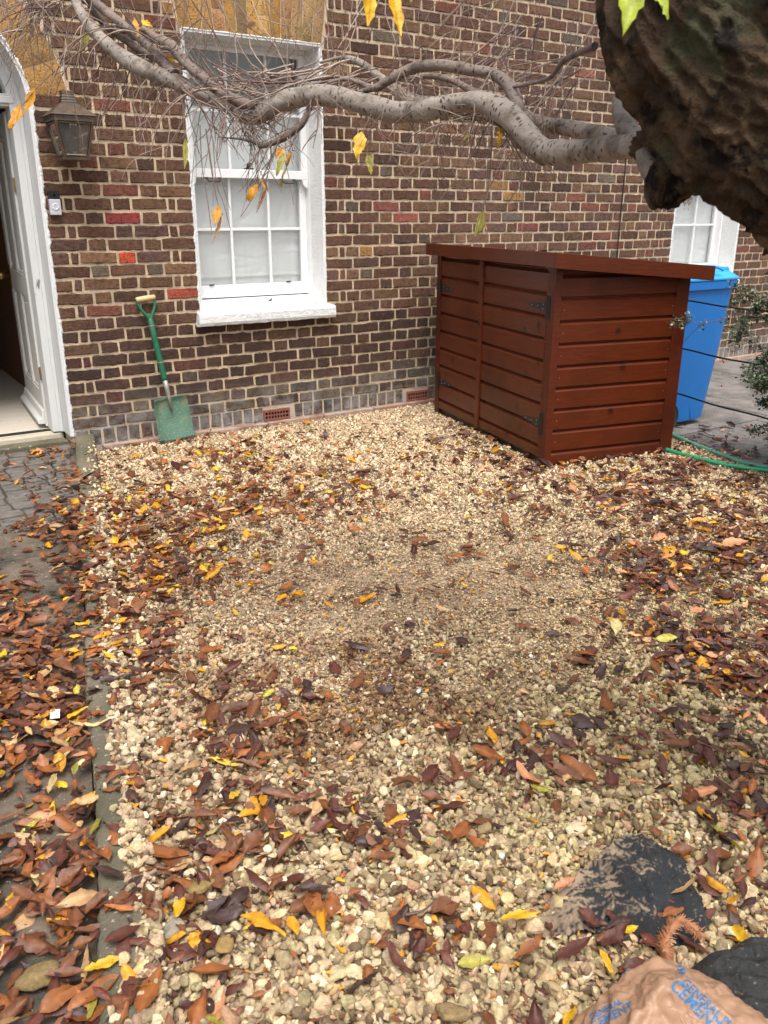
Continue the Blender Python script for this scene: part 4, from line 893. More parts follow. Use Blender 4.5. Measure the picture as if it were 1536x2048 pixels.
    P = np.einsum('nij,nkj->nki', Rt, ico[None]*R[:, None, None]*(1+RNG.normal(0, .2, (len(X), 7, 3))))+np.stack([X, Y, bedz(X, Y)+.004], 1)[:, None, :]
    Vs.append(P.reshape(-1, 3).astype(np.float32)); Fs.append((fi[None]+(np.arange(len(X))*7)[:, None, None]+base).reshape(-1, 3).astype(np.int32)); Cs.append(np.repeat(C, 7, axis=0).astype(np.float32))
    o = np_mesh('gravel', np.concatenate(Vs), np.concatenate(Fs), MT['stone'], None, False, np.concatenate(Cs)); tag(o, 'pale limestone gravel chips covering the parking bed', 'gravel', kind='stuff')
stones()
# bigger single stones and scraps lying on top: (px, py, half size, colour, label)
ROCKS = [(410, 1775, .040, .026, .010, (.22, .15, .055), 'flat brown stone with ridged face on the gravel near the path edge'),
 (80, 1950, .045, .038, .014, (.19, .13, .055), 'large flat brown stone lying among leaves on the path'),
 (448, 1895, .026, .020, .010, (.27, .17, .06), 'ochre brown stone beside dark leaves, low in the gravel'),
 (350, 1865, .030, .026, .014, (.26, .23, .17), 'grey pitted stone flecked with white near the kerb'),
 (300, 1800, .030, .018, .010, (.62, .45, .38), 'broken pinkish stone piece near the kerb'),
 (270, 1815, .016, .022, .009, (.64, .47, .40), 'pink stone splinter beside the broken pinkish piece'),
 (253, 1772, .014, .008, .006, (.62, .58, .52), 'small pale rectangular stone chip beside the kerb'),
 (508, 1525, .022, .016, .008, (.20, .14, .06), 'brown angular stone on the sandy middle of the gravel'),
 (905, 2036, .040, .020, .012, (.22, .15, .07), 'brown flat stone at the very bottom of the gravel'),
 (965, 1660, .026, .017, .008, (.24, .17, .08), 'tan brown flat stone left of the black membrane'),
 (146, 1478, .013, .010, .007, (.11, .11, .11), 'dark grey round pebble on leaves against the kerb'),
 (838, 1385, .012, .008, .005, (.50, .58, .62), 'small pale blue stone in the middle gravel'),
 (780, 1352, .009, .006, .004, (.45, .52, .55), 'grey blue pebble above the pale blue stone'),
 (818, 1240, .010, .009, .006, (.78, .74, .66), 'bright white pebble in the middle gravel'),
 (1415, 1325, .022, .007, .004, (.72, .68, .60), 'long white chip among dark leaves at right'),
 (1062, 1315, .011, .008, .005, (.72, .70, .66), 'white pebble on the sandy patch'),
 (55, 1168, .012, .009, .006, (.72, .68, .60), 'white pebble on the path slabs'),
 (160, 1450, .010, .009, .006, (.6, .5, .4), 'rounded buff pebble against the kerb'),
 (445, 1645, .011, .011, .007, (.66, .60, .5), 'round cream pebble near the yellow leaf'),
 (1003, 1715, .010, .008, .006, (.55, .6, .62), 'pale bluish pebble left of the membrane')]
for i, (px, py, a, bb, c, colr, lab) in enumerate(ROCKS):
    V, F = unit_rock(3, 300+i); V = V/np.abs(V).max(0)*np.array([a, bb, c]); D = V/np.linalg.norm(V, axis=1)[:, None]
    V = V*(1+.05*np.sin(D[:, :1]*9+i)+.04*np.sin(D[:, 1:2]*13)); p = gnd(px, py, .012)
    onpath = p[0] < KX(p[1]); p[2] = c*.45+(.010 if onpath else .014)
    o = np_mesh('stone', V, F, MT['stone'], None, True, np.tile(colr, (len(V), 1))); o.location = p; o.rotation_euler = (random.uniform(-.15, .15), random.uniform(-.15, .15), random.uniform(0, 6)); tag(o, lab, 'stone')
# ================================================================== LEAVES
def leaf_shape(L, W, curl, fold, twist, seed, nt_=9, nv=4, stalk=True):
    r = np.random.default_rng(seed); t = np.linspace(0, 1, nt_); v = np.linspace(-1, 1, nv+1)
    w_ = W*.5*np.sin(pi*np.clip(t, .0, 1)**.82)**.85*(1-.25*t); w_[-1] = .0006; w_[0] = .0010
    th = curl*(t-.45); x = np.cumsum(np.r_[0, np.cos(.5*(th[1:]+th[:-1]))])/(nt_-1)*L; z = np.cumsum(np.r_[0, np.sin(.5*(th[1:]+th[:-1]))])/(nt_-1)*L
    ej = r.normal(0, .13, (nt_, 2)); ed_ = np.cumsum(r.normal(0, .0016, (nt_, 2)), 0); side = r.normal(0, .25); tw = twist*(t-.5); V = []
    for i in range(nt_):
        for s in v:
            a = tw[i]; ww = w_[i]; f = fold*(abs(s)**1.1); yy = s*ww*math.cos(f*.6)*(1+ej[i, int(s > 0)]*abs(s)); zz = abs(s)*ww*math.sin(f)+r.normal(0, .0009)+abs(s)*ed_[i, int(s > 0)]
            V.append((x[i]-L/2, yy*math.cos(a)-zz*math.sin(a)+side*L*.25*(t[i]-.5)**2, z[i]+yy*math.sin(a)+zz*math.cos(a)))
    V = np.array(V); V[:, 2] -= V[:, 2].min()*.8; g = np.arange(len(V)).reshape(nt_, nv+1)
    return V, np.stack([g[:-1, :-1], g[:-1, 1:], g[1:, 1:], g[1:, :-1]], -1).reshape(-1, 4)
NS = 20
MIDR = np.tile(np.array([.86, 1.0, 1.34, 1.0, .86])[None], (9, 1)).ravel()[:, None]*np.repeat(1+.10*np.sin(np.arange(9)*2.4), 5)[:, None]
SH = [leaf_shape(RNG.uniform(.046, .078), RNG.uniform(.021, .033), RNG.normal(0, .55), RNG.uniform(.02, .5), RNG.normal(0, .5), 40+i) for i in range(NS)]
LC = {'maroon': (.100, .031, .020), 'dark': (.050, .024, .019), 'brown': (.165, .060, .024), 'rust': (.27, .092, .026), 'orange': (.60, .27, .014), 'yellow': (.70, .40, .018), 'tan': (.47, .28, .13), 'straw': (.56, .44, .20), 'olive': (.34, .30, .05), 'peach': (.56, .24, .11)}
def ldens(px, py, X, Y):
    path = X < KX(Y)
    near_path = np.clip((py-1120)/160, 0, 1)
    dp = 110+1500*np.clip((py-1130)/150, 0, 1)+2100*G(px, py, 95, 880, 60, 36)+1300*G(px, py, 142, 1010, 28, 140)+300*G(px, py, 100, 985, 60, 20)+350*G(px, py, 90, 1070, 60, 30)
    dg = 65+1250*G(px, py, 300, 1080, 190, 90, -.15)+900*G(px, py, 230, 1260, 110, 160)+520*G(px, py, 560, 1000, 170, 60)+520*G(px, py, 420, 1180, 160, 70)+420*G(px, py, 470, 1500, 200, 110)+650*G(px, py, 470, 1730, 190, 110)+480*G(px, py, 700, 1640, 170, 60)
    dg += 1500*G(px, py, 1210, 935, 150, 22)+760*G(px, py, 1130, 1010, 150, 40)+1250*G(px, py, 1450, 1050, 190, 90)+1500*G(px, py, 1470, 1300, 140, 170)+650*G(px, py, 1300, 1370, 120, 80)+800*G(px, py, 1490, 1620, 90, 150)+600*G(px, py, 800, 1650, 140, 60)+900*G(px, py, 1200, 1880, 130, 40)
    dg += 480*G(px, py, 850, 1850, 120, 90)+420*G(px, py, 1060, 1540, 170, 60)+350*G(px, py, 480, 900, 200, 25)+600*G(px, py, 330, 1900, 110, 130)+600*G(px, py, 1330, 1170, 120, 70)+300*G(px, py, 1000, 900, 150, 30)
    dg *= .74*(.30+1.9*vnoise(X, Y, 4, 31)**1.5*1.3)*(1+.3*np.clip((py-1500)/400, 0, 1))
    kb = (X >= KX(Y)) & (X < KX(Y)+KW); dg = np.where(kb, dg*.9+300*np.clip((py-1300)/100, 0, 1)+420*np.clip((py-950)/100, 0, 1)*G(py, py, 1200, 1200, 260, 260), dg)
    return np.where(path, dp*(.35+1.3*vnoise(X, Y, 3.3, 32)), dg)
n = 80000; px = RNG.uniform(-650, 2150, n); py = 850+2100*RNG.random(n)**1.0; d = FW[None]+(px-768)[:, None]/FPX*RT-(py-1024)[:, None]/FPX*UP; t = -CAM[2]/d[:, 2]; P = CAM[None]+t[:, None]*d
X, Y = P[:, 0], P[:, 1]; cd_ = FW[2]-(py-1024)/FPX*UP[2]; wgt = (CAM[2]/-cd_)**2/(-cd_)*(1/FPX**2)*(2800*2100/n)    # ground area per sample
keep = (RNG.random(n) < ldens(px, py, X, Y)*wgt*1.0) & (Y < .02) & ~in_shed(X, Y, .0) & (X < 4) & (X > -5) & ~((X < DX1) & (Y > -.02))
X, Y, px, py = X[keep], Y[keep], px[keep], py[keep]
pathm_ = X < KX(Y); right = X > FX(Y)
nL = len(X)
keys = list(LC)
def pick(px, py, onp):
    if onp: p = dict(maroon=20, dark=8, brown=30, rust=28, orange=5, yellow=1.2, tan=6, straw=1, olive=.5, peach=1)
    elif px > 1050: p = dict(maroon=34, dark=22, brown=20, rust=9, orange=5, yellow=.9, tan=2, straw=.8, olive=.5, peach=5)
    elif px < 750 and py < 1350: p = dict(maroon=14, dark=9, brown=30, rust=28, orange=9, yellow=1.8, tan=4, straw=1, olive=.7, peach=2)
    else: p = dict(maroon=25, dark=13, brown=30, rust=17, orange=5, yellow=1.1, tan=3, straw=1, olive=.7, peach=1)
    if onp and py < 950: p = dict(maroon=12, dark=4, brown=24, rust=32, orange=7, yellow=1, tan=10, straw=.5, olive=.3, peach=6)
    v = np.array([p[k] for k in keys]); return keys[RNG.choice(len(keys), p=v/v.sum())]
ck = [pick(a, b_, c_) for a, b_, c_ in zip(px, py, pathm_)]
hgt = np.where(pathm_, .048*np.clip(1+Y/1.15, 0, 1), np.where(right, .001, np.where(X < KX(Y)+KW, .042, .010)))+RNG.uniform(0, .018, nL)*np.where(pathm_, 1.1, .55)
# pile up against the kerb side of the path
kd = KX(Y)-X; hgt += np.where(pathm_, .022*np.exp(-(kd/.07)**2), 0)
scl = np.clip(RNG.lognormal(-.19, .36, nL), .25, 1.5); shp = RNG.integers(0, NS, nL); flip = RNG.random(nL) < .35
dist = np.sqrt((X-CAM[0])**2+(Y-CAM[1])**2+CAM[2]**2); vis = (px > 0) & (px < 1536) & (py < 2048)
size = scl*np.where(vis, 1, .01)/dist; order = np.argsort(-size); single = set(order[:285].tolist())
# broken bits of leaf trodden into the stones
nf = 6500; fx = RNG.uniform(230, 1536, nf); fy = RNG.uniform(900, 2048, nf)
# stuff: one litter mesh
Vs, Fs, Cs = [], [], []; base = 0; RT_ = rand_rot(nL, .28)
for i in range(nL):
    if i in single: continue
    V, F = SH[shp[i]]; V = V*scl[i]*np.array([1, 1, -1 if flip[i] else 1]); V = V@RT_[i].T; V[:, 2] -= min(V[:, 2].min()+.002, 0)*.7
    c = np.array(LC[ck[i]])*(1+RNG.normal(0, .26))*MIDR; Vs.append(V+[X[i], Y[i], hgt[i]]); Fs.append(F+base); base += len(V); Cs.append(np.clip(c, .008, .8))
Rf = rand_rot(nf, .3)
for i in range(nf):
    q = gnd(fx[i], fy[i], .012)
    if q[0] < KX(q[1])+KW or q[0] > FX(q[1]) or in_shed(q[0], q[1]) or inpoly(q[0], q[1], FABP) or random.random() > .18+.8*(.6*sandy(fx[i], fy[i])+G(fx[i], fy[i], 480, 1350, 330, 220)+G(fx[i], fy[i], 1150, 1080, 300, 100)): continue
    V, F = SH[i % NS]; V = V*random.uniform(.14, .42); V = V@Rf[i].T; k_ = random.choice(('brown', 'rust', 'brown', 'maroon', 'orange', 'tan')); Vs.append(V+[q[0], q[1], .006+random.uniform(0, .008)]); Fs.append(F+base); base += len(V); Cs.append(np.tile(np.array(LC[k_])*random.uniform(.8, 1.3), (len(V), 1)))
o = np_mesh('leaf_litter', np.concatenate(Vs), np.concatenate(Fs), MT['leaf'], None, True, np.concatenate(Cs)); tag(o, 'autumn leaf litter strewn over path and gravel', 'leaves', kind='stuff')
SHm = {}; USED = {}
def leaf_mesh(s, key):
    if (s, key) not in SHm:
        V, F = SH[s]; t_ = np_mesh('fallen_leaf', V, F, MT['leaf'], None, True, np.clip(np.array(LC[key])*MIDR, 0, .8)); SHm[(s, key)] = t_.data; bpy.data.objects.remove(t_)
    return SHm[(s, key)]
WORD = dict(maroon='dark maroon', dark='blackish brown', brown='mid brown', rust='rust brown', orange='bright orange', yellow='golden yellow', tan='pale tan', straw='straw coloured', olive='yellow green', peach='peach coloured')
MARKS = [(gnd(r_[0], r_[1]), 'the '+w_) for r_, w_ in zip(ROCKS, ('ridged flat brown stone', 'big flat stone on the path', 'ochre brown stone', 'pitted grey stone', 'broken pink stone', 'pink splinter', 'pale rectangular chip', 'brown stone mid gravel', 'brown stone at the bottom edge', 'tan flat stone', 'dark grey kerbside pebble', 'pale blue stone', 'grey blue pebble', 'bright white pebble', 'long white chip', 'white pebble on sand', 'white pebble on the path', 'buff kerbside pebble', 'round cream pebble', 'bluish pebble'))]
MARKS += [(gnd(px_, py_), w_) for px_, py_, w_ in ((1240, 1790, 'the black membrane'), (1330, 1960, 'the paper cement bag'), (1500, 1960, 'the black sack'), (1130, 945, 'the front corner of the shed'), (1300, 930, 'the shed end'), (1450, 940, 'the green hose'), (350, 900, 'the shovel blade'), (880, 850, 'the far corner of the shed'), (110, 1428, 'the paper tag'), (131, 1247, 'the white scrap'), (110, 885, 'the doorstep'), (1470, 1085, 'the peach leaf heap'), (1305, 1395, 'the crumpled peach leaf'), (200, 1900, 'the kerb at the bottom'), (180, 1650, 'the kerb at mid height'), (30, 1620, 'the left border'), (20, 1350, 'the paving joint at left'), (600, 1960, 'the bottom border'), (700, 1830, 'the clean patch of gravel'), (640, 1775, 'the black ribbed leaf'), (1500, 1600, 'the right border'), (1460, 1400, 'the right border drift'), (900, 1780, 'the foreground centre'), (1060, 1560, 'the gravel below the sandy patch'), (320, 1500, 'the kerb side gravel'), (600, 1500, 'the sandy edge'), (250, 1150, 'the upper kerb drift'), (420, 1150, 'the brown drift'))]
for i in order[:285]:
    o = link(bpy.data.objects.new('fallen_leaf', leaf_mesh(int(shp[i]), ck[i]))); R = RT_[i]
    o.matrix_world = Matrix.Translation((X[i], Y[i], hgt[i]+.003))@Matrix(R.tolist()).to_4x4()@Matrix.Diagonal((scl[i], scl[i], scl[i]*(-1 if flip[i] else 1), 1))
    dd = [((X[i]-q[0])**2+(Y[i]-q[1])**2, w_, q) for q, w_ in MARKS]; dm_, near_, qm = min(dd, key=lambda z_: z_[0]); mx_, my_, _ = prj(qm); ddx, ddy = px[i]-mx_, py[i]-my_
    dr = ('right of' if ddx > 0 else 'left of') if abs(ddx) > abs(ddy) else ('below' if ddy > 0 else 'above'); dm_ = math.sqrt(dm_); dr = ('just ' if dm_ < .07 else 'a bit ' if dm_ < .17 else 'well ')+dr; col_ = WORD[ck[i]]
    sz = 'small' if scl[i] < .85 else ('large' if scl[i] > 1.12 else 'middling')
    st = 'upturned' if flip[i] else 'downturned'
    lab = f'{sz} {st} {col_} leaf {dr} {near_}'
    if lab in USED: nn2 = [z_[1] for z_ in sorted(dd, key=lambda z_: z_[0])[1:3]]; lab = next((l_ for l_ in (f'{sz} {st} {col_} leaf between {near_} and {n_}' for n_ in nn2) if l_ not in USED and len(l_.split()) < 17), lab)
    USED[lab] = USED.get(lab, 0)+1
    tag(o, lab, 'leaf', 'fallen leaves lying '+('on the path' if pathm_[i] else 'on the gravel'))
# leaves that stand out in the photograph: px, py, length m, angle on ground (deg), colour, label
HERO = [(1040, 1832, .088, 12, 'yellow', .9, 'large golden yellow leaf beside the black membrane'),
 (215, 1938, .085, 25, 'yellow', .8, 'curled golden leaf bridging the kerb near the bottom'),
 (185, 1998, .08, 75, 'olive', .6, 'folded yellow green leaf standing against the kerb at the bottom'),
 (170, 1925, .09, 85, 'tan', .5, 'long tan leaf wedged along the kerb'),
 (22, 1800, .05, 80, 'yellow', 1.0, 'yellow spotted leaf at the left border of the path'),
 (105, 1560, .075, 65, 'straw', .8, 'pale straw leaf standing out from the kerbside pile'),
 (125, 1510, .07, 40, 'straw', .7, 'pale straw leaf crossing above another pale leaf'),
 (150, 1530, .05, 70, 'olive', .8, 'pale olive leaf touching the kerb beside the pile'),
 (158, 1440, .06, 72, 'orange', .8, 'vivid orange leaf lying upright against the kerb'),
 (175, 1255, .06, 55, 'yellow', .7, 'yellow leaf curling over the kerb edge'),
 (165, 1300, .07, 30, 'orange', .7, 'orange yellow leaf pointing across the kerb'),
 (90, 1425, .06, 20, 'orange', .7, 'orange leaf beside the white paper tag'),
 (288, 1058, .06, -5, 'yellow', .8, 'golden leaf lying flat in the brown drift near the kerb'),
 (425, 1087, .06, 15, 'yellow', .8, 'yellow leaf on the gravel left of the sandy middle'),
 (325, 1180, .055, 20, 'straw', .8, 'pale yellow leaf near the kerb on the brown drift'),
 (735, 1040, .05, 25, 'yellow', 1.0, 'single golden leaf in the middle of the back gravel'),
 (365, 1812, .055, 60, 'yellow', 1.0, 'bright lemon leaf beside the flat ridged stone'),
 (470, 1590, .04, 40, 'yellow', 1.2, 'broad golden leaf near the round cream pebble'),
 (527, 1600, .042, 95, 'orange', 1.1, 'orange leaf next to a black leaf in the middle foreground'),
 (630, 1775, .07, 0, 'dark', 1.0, 'black ribbed leaf on clean gravel in the foreground'),
 (1130, 1768, .05, 15, 'peach', 1.0, 'peach curled leaf upper left of the membrane'),
 (1280, 1565, .06, 5, 'peach', 1.1, 'broad peach brown leaf on the right gravel'),
 (1330, 1180, .045, 20, 'peach', 1.1, 'peach leaf on the gravel below the blue bin side'),
 (1305, 1395, .055, -40, 'peach', 1.3, 'crumpled peach leaf among dark litter at right'),
 (1230, 1870, .09, 40, 'maroon', 1.0, 'large maroon veined leaf below the membrane'),
 (1150, 1895, .10, 35, 'maroon', 1.0, 'long maroon leaf with visible veins left below the membrane'),
 (1060, 1895, .085, 40, 'rust', .9, 'rust brown veined leaf left of the maroon ones'),
 (1215, 1925, .06, -60, 'yellow', .6, 'narrow yellow leaf just above the paper bag'),
 (1465, 1800, .045, 50, 'orange', .9, 'orange leaf right of the membrane'),
 (1480, 1870, .05, -55, 'yellow', .9, 'yellow leaf above the black bag at the right border'),
 (1140, 2030, .06, 60, 'yellow', .8, 'yellow tipped leaf left of the paper bag at the bottom'),
 (1395, 1220, .06, 10, 'peach', 1.1, 'pale orange leaf in the right hand drift'),
 (1270, 942, .07, 8, 'yellow', 1.1, 'golden leaf in front of the shed end'),
 (1190, 935, .06, -10, 'straw', .9, 'pale leaf at the foot of the shed end'),
 (1415, 990, .055, -15, 'yellow', .9, 'golden leaf near the green hose'),
 (1470, 1085, .13, 5, 'peach', 2.0, 'big crumpled peach leaf heap at the right border'),
 (1400, 1040, .09, 0, 'orange', 1.0, 'orange leaves strip at the right hand drift')]
for k, (hx, hy, L, ang, key, wd, lab) in enumerate(HERO):
    V, F = leaf_shape(L, .027*wd*(L/.07)**.4, random.uniform(-.5, .6), random.uniform(.15, .6), random.uniform(-.5, .5), 900+k, 15, 6)
    c = np.array(LC[key]); mid = np.abs(V[:, 1:2])/(.014)
    o = np_mesh('fallen_leaf', V, F, MT['leaf'], None, True, np.clip(c*(.8+.35*np.clip(mid, 0, 1)), 0, .8)); p = gnd(hx, hy, .04)
    # ang is the slope on the picture: turn it into a ground direction
    q = gnd(hx+30*math.cos(math.radians(ang)), hy-30*math.sin(math.radians(ang)), .04)-p
    o.location = (p[0], p[1], (.030 if p[0] < KX(p[1]) else (.052 if p[0] < KX(p[1])+KW else .036))); o.rotation_euler = (random.uniform(-.2, .2), random.uniform(-.12, .12), math.atan2(q[1], q[0])); tag(o, lab, 'leaf')
for hx, hy, key, lab in ((540, 603, 'maroon', 'dark red leaf scrap on the white window sill, left one'), (556, 601, 'maroon', 'dark red leaf scrap on the white window sill, right one'), (633, 607, 'orange', 'small orange leaf on the white sill corner')):
    p = wallp(hx, hy, .04 if key == 'maroon' else .01); V, F = leaf_shape(.035, .012, .6, .5, .6, hx); o = np_mesh('fallen_leaf', V, F, MT['leaf'], None, True, np.tile(LC[key], (len(V), 1))); o.location = (p[0], p[1], p[2]+.001); o.rotation_euler = (0, 0, .3); tag(o, lab, 'leaf')
# white paper tag on the path
p = gnd(110, 1428, .03); o = MB().box((-.013, -.020, 0), (.013, .020, .0012)).build('paper_tag', MT['paper_white']); o.location = p; o.rotation_euler = (.12, .1, -.25); tag(o, 'small white printed paper tag among leaves on the path', 'paper tag')
p = gnd(131, 1247, .02); o = MB().box((-.007, -.014, 0), (.007, .014, .0012)).build('paper_scrap', MT['white']); o.location = p; o.rotation_euler = (.1, .3, .1); tag(o, 'tiny white paper scrap on the leaf drift by the kerb', 'paper scrap')
# twigs lying about
for k, (x0, y0, x1, y1, lab) in enumerate(((520, 1180, 580, 1160, 'grey stick lying on the sandy middle gravel'), (1240, 1072, 1310, 1082, 'dark stick in the drift right of the middle'), (1300, 1290, 1370, 1290, 'thin dark stick among leaves at right'), (1450, 1270, 1530, 1290, 'thin pale stick at the right border'), (810, 1830, 870, 1800, 'short dark stick in the lower gravel'))):
    a_, b_ = gnd(x0, y0, .03), gnd(x1, y1, .03); b = MB(); m_ = (a_+b_)/2+RNG.normal(0, .008, 3)*[1, 1, .3]; b.tube(spline([a_, m_, b_], 4), [.004-.0003*i for i in range(9)], 6); o = b.build('stick', MT['twig'], None, smooth=True); add_col(o, lambda c: np.tile((.09, .055, .04), (len(c), 1))); tag(o, lab, 'stick')
# ================================================================== MEMBRANE, BAGS, SPRIG
def membrane():
    P = np.array(FABP); cx, cy = P[:, 0].mean(), P[:, 1].mean(); Pl = [(cx+(p[0]-cx)*1.10, cy+(p[1]-cy)*1.10) for p in P]
    x0, x1, y0, y1 = P[:, 0].min()-.03, P[:, 0].max()+.03, P[:, 1].min()-.03, P[:, 1].max()+.03; n = 150; X, Y = np.meshgrid(np.linspace(x0, x1, n), np.linspace(y0, y1, n))
    ins = inpoly(X, Y, Pl); hi = gnd(1290, 1770); u = (X-hi[0])*RT[0]+(Y-hi[1])*RT[1]; v = (X-hi[0])*Fh[0]+(Y-hi[1])*Fh[1]
    Z = .002+.034*np.exp(-(u/.13)**2-(v/.12)**2)+.006*np.sin((u*.7+v*.5)*75+4*vnoise(X, Y, 9, 2))*np.exp(-(u/.16)**2)+.014*(vnoise(X, Y, 24, 12)-.5)+.014*(1-2*np.abs(vnoise(X*.5+Y, Y*.3-X, 22, 15)-.5))**3+.005*(vnoise(X, Y, 70, 13)-.5)
    idx = -np.ones(X.shape, int); idx[ins] = np.arange(ins.sum()); V = np.stack([X[ins], Y[ins], Z[ins]], 1); F = []
    for i in range(n-1):
        for j in range(n-1):
            q = (idx[i, j], idx[i, j+1], idx[i+1, j+1], idx[i+1, j])
            if min(q) >= 0: F.append(q)
    qx, qy, _ = pix(V); tn = np.clip((1225-qx-(qy-1780)*.35)/70+1.2*(vnoise(V[:, 0], V[:, 1], 30, 41)-.5)+2.4*(vnoise(V[:, 0]+V[:, 1], V[:, 1], 95, 42)-.5)+2*(vnoise(V[:, 0], V[:, 1], 210, 43)-.5), 0, 1)[:, None]
    tn = np.maximum(tn, np.clip(7*(.5*vnoise(V[:, 0]*.4+V[:, 1], V[:, 1]*.4-V[:, 0], 30, 45)+.5*vnoise(V[:, 0], V[:, 1], 190, 46)-.70), 0, 1)[:, None])
    o = np_mesh('weed_membrane', V, np.array(F), MT['fabric'], None, True, np.array([.018, .02, .023])*(1-tn)+np.array([.30, .215, .14])*tn); md = o.modifiers.new('t', 'SOLIDIFY'); md.thickness = .002; md.offset = -1
    tag(o, 'bare hump of dusty black weed membrane showing through the gravel', 'membrane')
membrane()
# black sack, lower right
def sack():
    c = gnd(1560, 1985, .05); n, m = 90, 60; V = []
    for i in range(m+1):
        ph = i/m*pi/2
        for j in range(n):
            a = 2*pi*j/n; r = (.155+.018*math.sin(3*a+1)+.010*math.sin(7*a))*math.cos(ph)**.75; z = .10*math.sin(ph)**.9
            x, y = r*math.cos(a)*1.0, r*math.sin(a)*.85; rib = .006*math.sin((x*RT[0]+y*RT[1])*40+(x*Fh[0]+y*Fh[1])*150)+.010*mn.noise(Vector((x*22, y*22, 3)))
            V.append((x, y, max(z+rib*math.sin(ph*1.2)+.006*mn.noise(Vector((x*60, y*60, 8))), -.0)-.012))
    F = [(i*n+j, i*n+(j+1) % n, (i+1)*n+(j+1) % n, (i+1)*n+j) for i in range(m) for j in range(n)]
    o = np_mesh('black_sack', np.array(V), np.array(F), M('sack_plastic', base=(.02, .02, .02), rough=.62, var=.5, vscale=16, bump=1, bscale=70, speck=(.16, .14, .10), speckscale=110, specklo=.64)); o.location = (c[0], c[1], .012)
    tag(o, 'crumpled ribbed black sack at the lower right beside the paper bag', 'sack')
sack()
# crumpled brown paper cement bag
def bag():
    c = gnd(1345, 2066, .10); root = empty('paper_bag', (c[0], c[1], .012), 0, 'crumpled brown paper cement bag with blue print at the bottom right', 'bag')
    n, m = 200, 110; V = np.zeros((m+1, n, 3)); r_ = np.random.default_rng(3)
    creases = [(r_.uniform(0, 2*pi), r_.uniform(-.6, .6), r_.uniform(.02, .10), r_.choice((-1, 1))) for _ in range(16)]
    PN = r_.normal(size=(34, 3)); PN[:, 2] = np.abs(PN[:, 2])*.8; PN /= np.linalg.norm(PN, axis=1)[:, None]; PD = r_.uniform(.70, 1.0, 34)
    for i in range(m+1):
        t = i/m
        for j in range(n):
            a = 2*pi*j/n; ca, sa = math.cos(a), math.sin(a)
            # a along the picture's right, away from the viewer; gathered peak on the far right side
            R0 = .200*(1+.08*math.sin(2*a+.6)+.04*math.sin(5*a+2)); ph = t*pi/2; dvec = np.array([ca*math.cos(ph), sa*math.cos(ph), math.sin(ph)])
            dd_ = dvec@PN.T; rad = min(1.12, float(np.where(dd_ > .12, PD/np.maximum(dd_, .12), 9).min()))
            V[i, j] = dvec[0]*R0*rad, dvec[1]*R0*.86*rad, dvec[2]*.185*rad*(1+.16*math.cos(a-.5)*math.cos(ph))
    for _ in range(1): V[:, :] = .6*V+.2*np.roll(V, 1, 1)+.2*np.roll(V, -1, 1)
    nrm = np.cross(np.roll(V, -1, 1)-np.roll(V, 1, 1), np.gradient(V, axis=0)); nrm /= np.linalg.norm(nrm, axis=2)[..., None]+1e-9
    A = np.arctan2(V[..., 1], V[..., 0]); Zz = V[..., 2]; D = np.zeros(A.shape)
    for a0, sl, wd, sg in creases:
        q = np.angle(np.exp(1j*(A-a0-sl*4*(Zz-.05)*3))); D += sg*.007*(np.exp(-np.abs(q)/wd)-.5*np.exp(-np.abs(q)/(wd*2.4)))
    D *= (1-np.linspace(0, 1, m+1)**3)[:, None]
    for i in range(m+1):
        for j in range(n):
            p = V[i, j]; D[i, j] += .016*(abs(mn.noise(Vector((p[0]*11, p[1]*11, p[2]*15+4))))-.22)*1.3+.017*(.25-abs(mn.noise(Vector((p[0]*15+5+p[1]*9, p[1]*17, p[2]*9)))))+.009*(.4-abs(mn.noise(Vector((p[0]*26+5, p[1]*26, p[2]*30)))))+.004*(.4-abs(mn.noise(Vector((p[0]*60+5, p[1]*60, p[2]*60)))))
    V = V+nrm*D[..., None]
    W = V[..., 0:1]*RT[None, None]+V[..., 1:2]*Fh[None, None]+V[..., 2:3]*np.array([0, 0, 1.]); Vv = W.reshape(-1, 3); g = np.arange(len(Vv)).reshape(m+1, n)
    F = np.stack([g[:-1], np.roll(g[:-1], -1, 1), np.roll(g[1:], -1, 1), g[1:]], -1).reshape(-1, 4)
    body = np_mesh('sack_body', Vv, F, MT['paper'], root, True)
    bt = BVHTree.FromPolygons([Vector(v)+root.location for v in Vv], [tuple(int(k) for k in f) for f in F])
    def onbag(px, py):
        h = bt.ray_cast(Vector(CAM), Vector(ray(px, py)).normalized()); 
        return (h[0]-Vector(ray(px, py)).normalized()*.0012) if h[0] else None
    def decal(name, V2, F2):
        P, ok = [], []
        for q in V2: h = onbag(*q); ok.append(h is not None); P.append(tuple(h-root.location) if h else (0, 0, 0))
        fs = [f for f in F2 if all(ok[i] for i in f)]
        if fs: MB().add(P, fs).build(name, MT['blue_print'], root, recalc=False)
    def text(t, x, y, size, ang, sp=1.):
        c_ = bpy.data.curves.new('t', 'FONT'); c_.body = t; c_.size = 1; c_.space_character = sp; c_.offset = .018; o = bpy.data.objects.new('t', c_); COL.objects.link(o); dg = bpy.context.evaluated_depsgraph_get(); me = bpy.data.meshes.new_from_object(o.evaluated_get(dg))
        bpy.data.objects.remove(o); bm = bmesh.new(); bm.from_mesh(me); bmesh.ops.triangulate(bm, faces=bm.faces); bmesh.ops.subdivide_edges(bm, edges=[e for e in bm.edges if e.calc_length() > .12], cuts=3); bmesh.ops.triangulate(bm, faces=bm.faces)
        ca, sa = math.cos(math.radians(ang)), math.sin(math.radians(ang))
        decal('lettering', [(x+size*(v.co.x*ca-(-v.co.y)*sa), y+size*(v.co.x*sa+(-v.co.y)*ca)) for v in bm.verts], [tuple(v.index for v in f.verts) for f in bm.faces]); bm.free()
